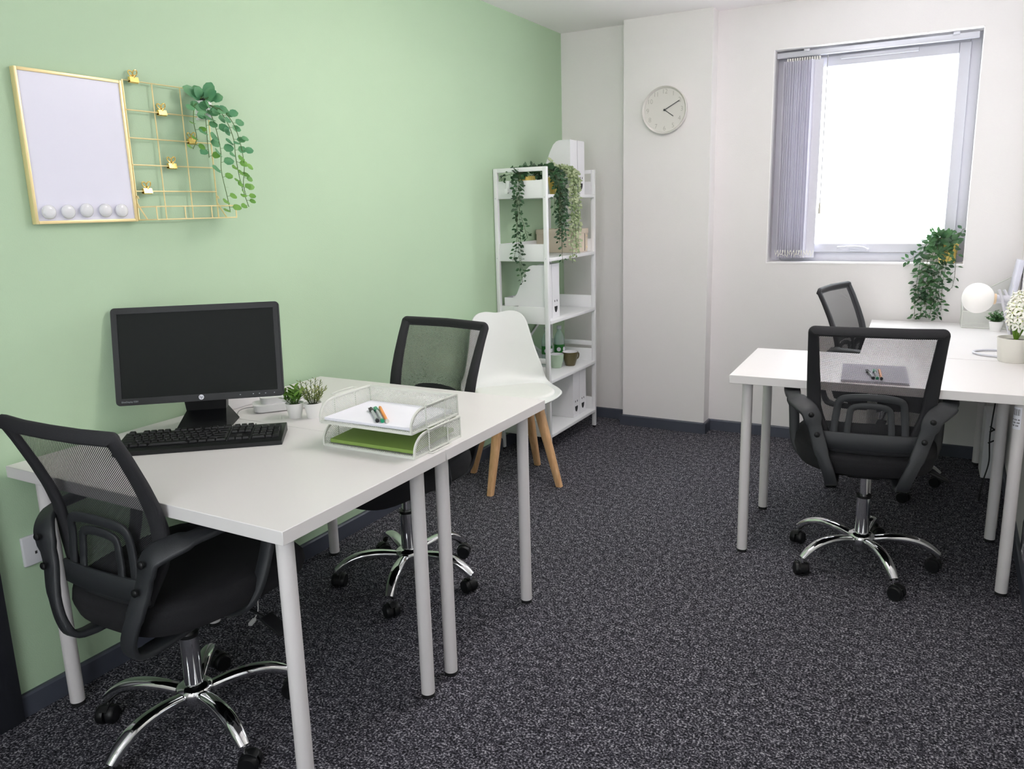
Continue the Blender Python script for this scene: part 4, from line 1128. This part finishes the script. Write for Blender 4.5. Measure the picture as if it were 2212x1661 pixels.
# letter trays
def tray(label, loc, rz):
    t = thing('letter_tray', label, 'letter tray', loc, rz, 'stacked letter trays')
    W, D, Hh = .306, .222, .060
    m = MB(); m.panel((0, 0, .008), (1, 0, 0), (0, 1, 0), W, D)
    pl = [(0, .006), (D, .006), (D, Hh), (.055, Hh)] + [(.055 - .055 * math.sin(a), Hh - .045 + .045 * math.cos(a)) for a in [PI / 2 * k / 8 for k in range(1, 9)]]
    m.panel((0, 0, 0), (0, 1, 0), (0, 0, 1), 0, 0, pl); m.panel((W, 0, 0), (0, 1, 0), (0, 0, 1), 0, 0, pl)
    m.panel((0, D, .006), (1, 0, 0), (0, 0, 1), W, Hh - .006)
    m.panel((0, 0, .0), (1, 0, 0), (0, 0, 1), W, .010)
    m.build('mesh_panels', 'traymesh', t, flat=True, recalc=False)
    for x in (0, W):
        P = [Vector((x, 0, .004))] + [Vector((x, a, b)) for a, b in reversed(pl[3:])] + [Vector((x, D, Hh))]
        MB().band(P, .0045, .0075, lambda i: Vector((0, -1 if i < 8 else 0, 0 if i < 8 else 1)) + Vector((0, .001, .3))).build('side_rim', 'wirew', t, 60)
        xs = x - .003 if x == 0 else x + .003; sg = -1 if x == 0 else 1
        m = MB().tube(rpath([(xs, .065, .004), (xs, .065, Hh + .004), (xs, .155, Hh + .004), (xs, .155, .004)], .006, 3), .0017, 6, True)
        m.tube(rpath([(xs, .062, Hh + .006), (xs + sg * .010, .062, Hh + .008), (xs + sg * .010, .158, Hh + .008), (xs, .158, Hh + .006)], .004, 3, False), .0017, 6)
        m.tube(rpath([(xs, .062, .003), (xs + sg * .010, .062, .002), (xs + sg * .010, .158, .002), (xs, .158, .003)], .004, 3, False), .0017, 6)
        m.build('stacking_wire', 'wirew', t)
    m = MB().b2((0, D - .003, Hh - .006), (W, D + .003, Hh + .001), .001); m.b2((0, D - .002, 0), (W, D + .002, .007), .001)
    m.b2((0, -.002, 0), (W, .002, .007), .001); m.b2((-.002, 0, 0), (.002, D, .007), .001); m.b2((W - .002, 0, 0), (W + .002, D, .007), .001)
    for x in (0, W): m.b2((x - .0025, D - .0025, 0), (x + .0025, D + .0025, Hh), .001)
    m.build('rim', 'wirew', t)
    return t
TRX, TRY, TRR = .692, .492, .010
t1 = tray('lower white wire-mesh letter tray, holding the green folder', (TRX, TRY, ZT), TRR)
t2 = dup(t1, (TRX - .004, TRY - .003, ZT + .066), TRR, 'upper white wire-mesh letter tray, holding white paper and pens', 'stacked letter trays')
o = MB().b2((-.140, -.100, 0), (.140, .100, .010), .001, 1).build('document_folder', 'greenf', flat=True); o.location = (TRX + .152, TRY + .112, ZT + .0095); o.rotation_euler = (math.radians(2.5), 0, .02)
o.location.z = ZT + .0145
tag(o, 'green folder lying in the lower letter tray', 'folder')
pp = thing('paper_stack', 'stack of white paper in the upper letter tray', 'paper', (TRX + .147, TRY + .107, ZT + .0752), .015)
m = MB()
for k in range(5): m.box((rn.uniform(-.001, .001), rn.uniform(-.001, .001), .0008 + k * .0016), (.285, .206, .0014), rotz(rn.uniform(-.006, .006)))
m.build('sheets', 'paper', pp, flat=True)
PZ = ZT + .0752 + .0080
def pen(name, label, loc, rz, body, cap_, L, grp, clipped=True):
    t = thing(name, label, name.replace('_', ' ').split()[-1], loc, rz, grp)
    r_ = .0052
    MB().cyl((0, 0, r_), (L - .01, 0, r_), r_ * .82, None, 14).build('barrel', body, t)
    MB().cyl((-.004, 0, r_), (.006, 0, r_), r_, None, 14).build('end_plug', cap_, t)
    if clipped:
        mm = MB().cyl((L - .040, 0, r_), (L - .006, 0, r_), r_ * 1.05, r_ * .95, 14); mm.cyl((L - .006, 0, r_), (L, 0, r_), r_ * .9, r_ * .5, 14); mm.build('cap', cap_, t)
        MB().box((L - .022, .0062, r_ + .001), (.034, .0018, .004)).build('pocket_clip', cap_, t)
    else:
        MB().cyl((L - .010, 0, r_), (L + .006, 0, r_), r_ * .82, .001, 12).build('tip', body, t)
    return t
ra = math.radians(112)
def penat(px, py): return (px, py, PZ)
pen('marker_pen', 'black-capped marker lying on the paper in the upper tray', (.870, .510, PZ), 2.38, 'clear', 'ink', .142, 'markers on the paper stack')
pen('marker_pen', 'green-capped marker lying on the paper in the upper tray', (.884, .514, PZ), 2.372, 'clear', 'inkg', .152, 'markers on the paper stack')
pen('orange_pencil', 'orange pencil lying on the paper beside the green marker', (.899, .515, PZ), 2.363, 'orange', 'cream', .165, None, False)

# white box and phone hub by the wall
o = MB().b2((0, 0, 0), (.10, .26, .105), .004, 3).build('wall_box', 'routerw', None); o.location = (.028, .640, ZT); tag(o, 'white plastic equipment box behind the monitor against the green wall', 'box')
o.name = 'equipment_box'
hb = thing('network_hub', 'rounded two-tier white network hub beside the monitor', 'hub', (.262, .752, ZT), math.radians(52))
MB().prism(rrect(.165, .085, .025, 6), lambda u, v, h: (u * (1 + h * 2.2), v * (1 + h * 2.2), h), .003, .026).build('base', 'routerw', hb, 40)
MB().prism(rrect(.140, .068, .022, 6), lambda u, v, h: (u + .008, v + .006, h), .026, .046).build('upper_unit', 'routerw', hb, 40)
m = MB()
for x in (-.05, .05):
    for y in (-.02, .02): m.cyl((x, y, 0), (x, y, .0035), .006, None, 10)
m.build('rubber_foot', 'cap', hb)
MB().tube(smooth([(-.085, -.01, .018), (-.110, -.02, .020), (-.132, -.032, .016), (-.142, -.045, .0025), (-.150, -.060, .0018)], 6), .0016, 6).build('lead', 'cable', hb)

# ================================================================== RIGHT DESK ITEMS
nb = thing('notebook', 'closed lavender-grey A4 notebook on the right desk', 'notebook', (1.971, 2.010, ZT), math.radians(5.0))
MB().b2((-.108, -.150, .0012), (.108, .150, .0068)).build('pages', 'paper', nb, flat=True)
MB().b2((-.110, -.152, .0065), (.110, .152, .008), .0004, 1).b2((-.110, -.152, 0), (.110, .152, .0014), .0004, 1).build('cover', 'notebook', nb, flat=True)
PZ = ZT + .008
rb = math.radians(104)
pen('marker_pen', 'black-capped marker on the grey notebook', (1.976, 1.893, PZ), 1.80, 'clear', 'ink', .138, 'markers on the notebook')
pen('marker_pen', 'dark green-capped marker on the grey notebook', (1.989, 1.896, PZ), 1.715, 'clear', 'inkg', .145, 'markers on the notebook')
pen('orange_pencil', 'orange pencil on the grey notebook', (2.003, 1.892, PZ), 1.687, 'orange', 'ink', .165, None, False)

# globe desk lamp
lp = thing('desk_lamp', 'pale grey desk lamp with a white opal globe on the corner desk', 'lamp', (2.392, 2.600, ZT))
ring = [Vector((.094 * math.cos(a), .075 * math.sin(a), .005)) for a in [2 * PI * k / 48 for k in range(48)]]
MB().tube(ring, .0045, 10, True).build('ring_base', 'lampm', lp)
gl = Vector((-.098, .0, .228))
ax = Vector((-.97, -.05, .03)).normalized()
MB().tube([(.074, .016, .005), (.006, .019, .240), (-.006, .019, .262)], .0050, 10).build('arm', 'lampm', lp)
MB().tube([(.046, -.016, .005), (-.016, -.019, .240), (-.026, -.019, .266)], .0050, 10).build('arm', 'lampm', lp)
hd_ = gl - ax * .062
MB().cyl(hd_, hd_ - ax * .012, .019, .017, 24).cyl(hd_ - ax * .012, hd_ - ax * .055, .0165, .0165, 24).cyl(hd_ - ax * .055, hd_ - ax * .085, .007, .007, 14).build('lamp_holder', 'lampm', lp)
RA = (-ax).to_track_quat('Z', 'Y').to_matrix()
MB().lathe([(.0185, .057), (.0215, .059), (.0215, .065), (.0185, .067)], gl, 32, RA, close=True).build('wood_ring', 'wring', lp)
pr = []
for k in range(20):
    a = -PI / 2 + (PI / 2 + 1.22) * k / 19; r0 = .0615
    pr.append((r0 * math.cos(a) * (1.0 if a < 0 else 1.0), r0 * math.sin(a) * (.90 if a < 0 else 1.0)))
pr[0] = (0.0, pr[0][1]); pr.append((.018, .060))
MB().lathe(pr, gl, 40, RA).build('opal_globe', 'globe', lp, 80)

# mesh file rack with leaning file
fo = thing('file_rack', 'off-white wire-mesh file rack at the window end of the corner desk', 'file rack', (2.262, 3.310, ZT), .03)
W, D = .205, .15
m = MB(); m.panel((0, 0, .006), (1, 0, 0), (0, 0, 1), W, .075)
m.panel((0, D, .006), (1, 0, 0), (0, 0, 1), W, .0, [(0, 0), (W, 0), (W, .235), (0, .11)])
m.panel((0, 0, .006), (0, 1, 0), (0, 0, 1), D, .10, [(0, 0), (D, 0), (D, .11), (0, .085)])
m.panel((W, 0, .006), (0, 1, 0), (0, 0, 1), D, .10, [(0, 0), (D, 0), (D, .235), (.04, .20), (0, .09)])
m.panel((0, 0, .003), (1, 0, 0), (0, 1, 0), W, D)
m.build('mesh_panels', 'traymesh', fo, flat=True, recalc=False)
m = MB().tube([(0, 0, .003), (W, 0, .003), (W, D, .003), (0, D, .003)], .003, 6, True)
m.tube([(0, 0, .003), (0, 0, .086), (0, D, .116), (0, D, .003)], .0028, 6); m.tube([(W, 0, .003), (W, 0, .096), (W, .04, .206), (W, D, .241), (W, D, .003)], .0028, 6)
m.tube([(0, D, .116), (W, D, .241)], .0028, 6); m.tube([(0, 0, .081), (W, 0, .081)], .0028, 6)
m.build('rim', 'wirew', fo)
ff = MB().box((0, 0, .17), (.022, .10, .30), None, .003); o = ff.build('box_file', 'board', None); o.location = (2.446, 3.395, ZT + .012); o.rotation_euler = (0, math.radians(7.5), .1)
tag(o, 'pale lavender box file standing in the mesh file rack', 'file')

# carton and loose cable in the dark corner under the desks
ct = thing('carton', 'white carton with a dark cross mark on the floor under the corner desk', 'box', (2.40, 3.205, 0), .03)
MB().b2((0, 0, 0), (.078, .16, .33), .003, 1).build('body', 'card', ct)
m = MB()
for a, b in (((.020, .235), (.058, .265)), ((.020, .265), (.058, .235)), ((.018, .180), (.050, .200))):
    m.band([(a[0], -.0012, a[1]), (b[0], -.0012, b[1])], .007, .002, Vector((0, 1, 0)))
m.build('cross_mark', 'ink', ct, flat=True)
pcb = thing('power_cable', 'dark cable hanging below the corner desk beside its legs', 'cable', (2.395, 2.70, 0))
MB().tube(smooth([(.012, .02, .692), (.008, .0, .55), (-.002, .0, .36), (.004, .0, .24), (-.010, .0, .15), (-.018, .0, .085)], 6), .003, 6).build('lead', 'ink', pcb)
MB().cyl((-.018, 0, .09), (-.019, 0, .055), .006, .005, 10).build('connector', 'ink', pcb)
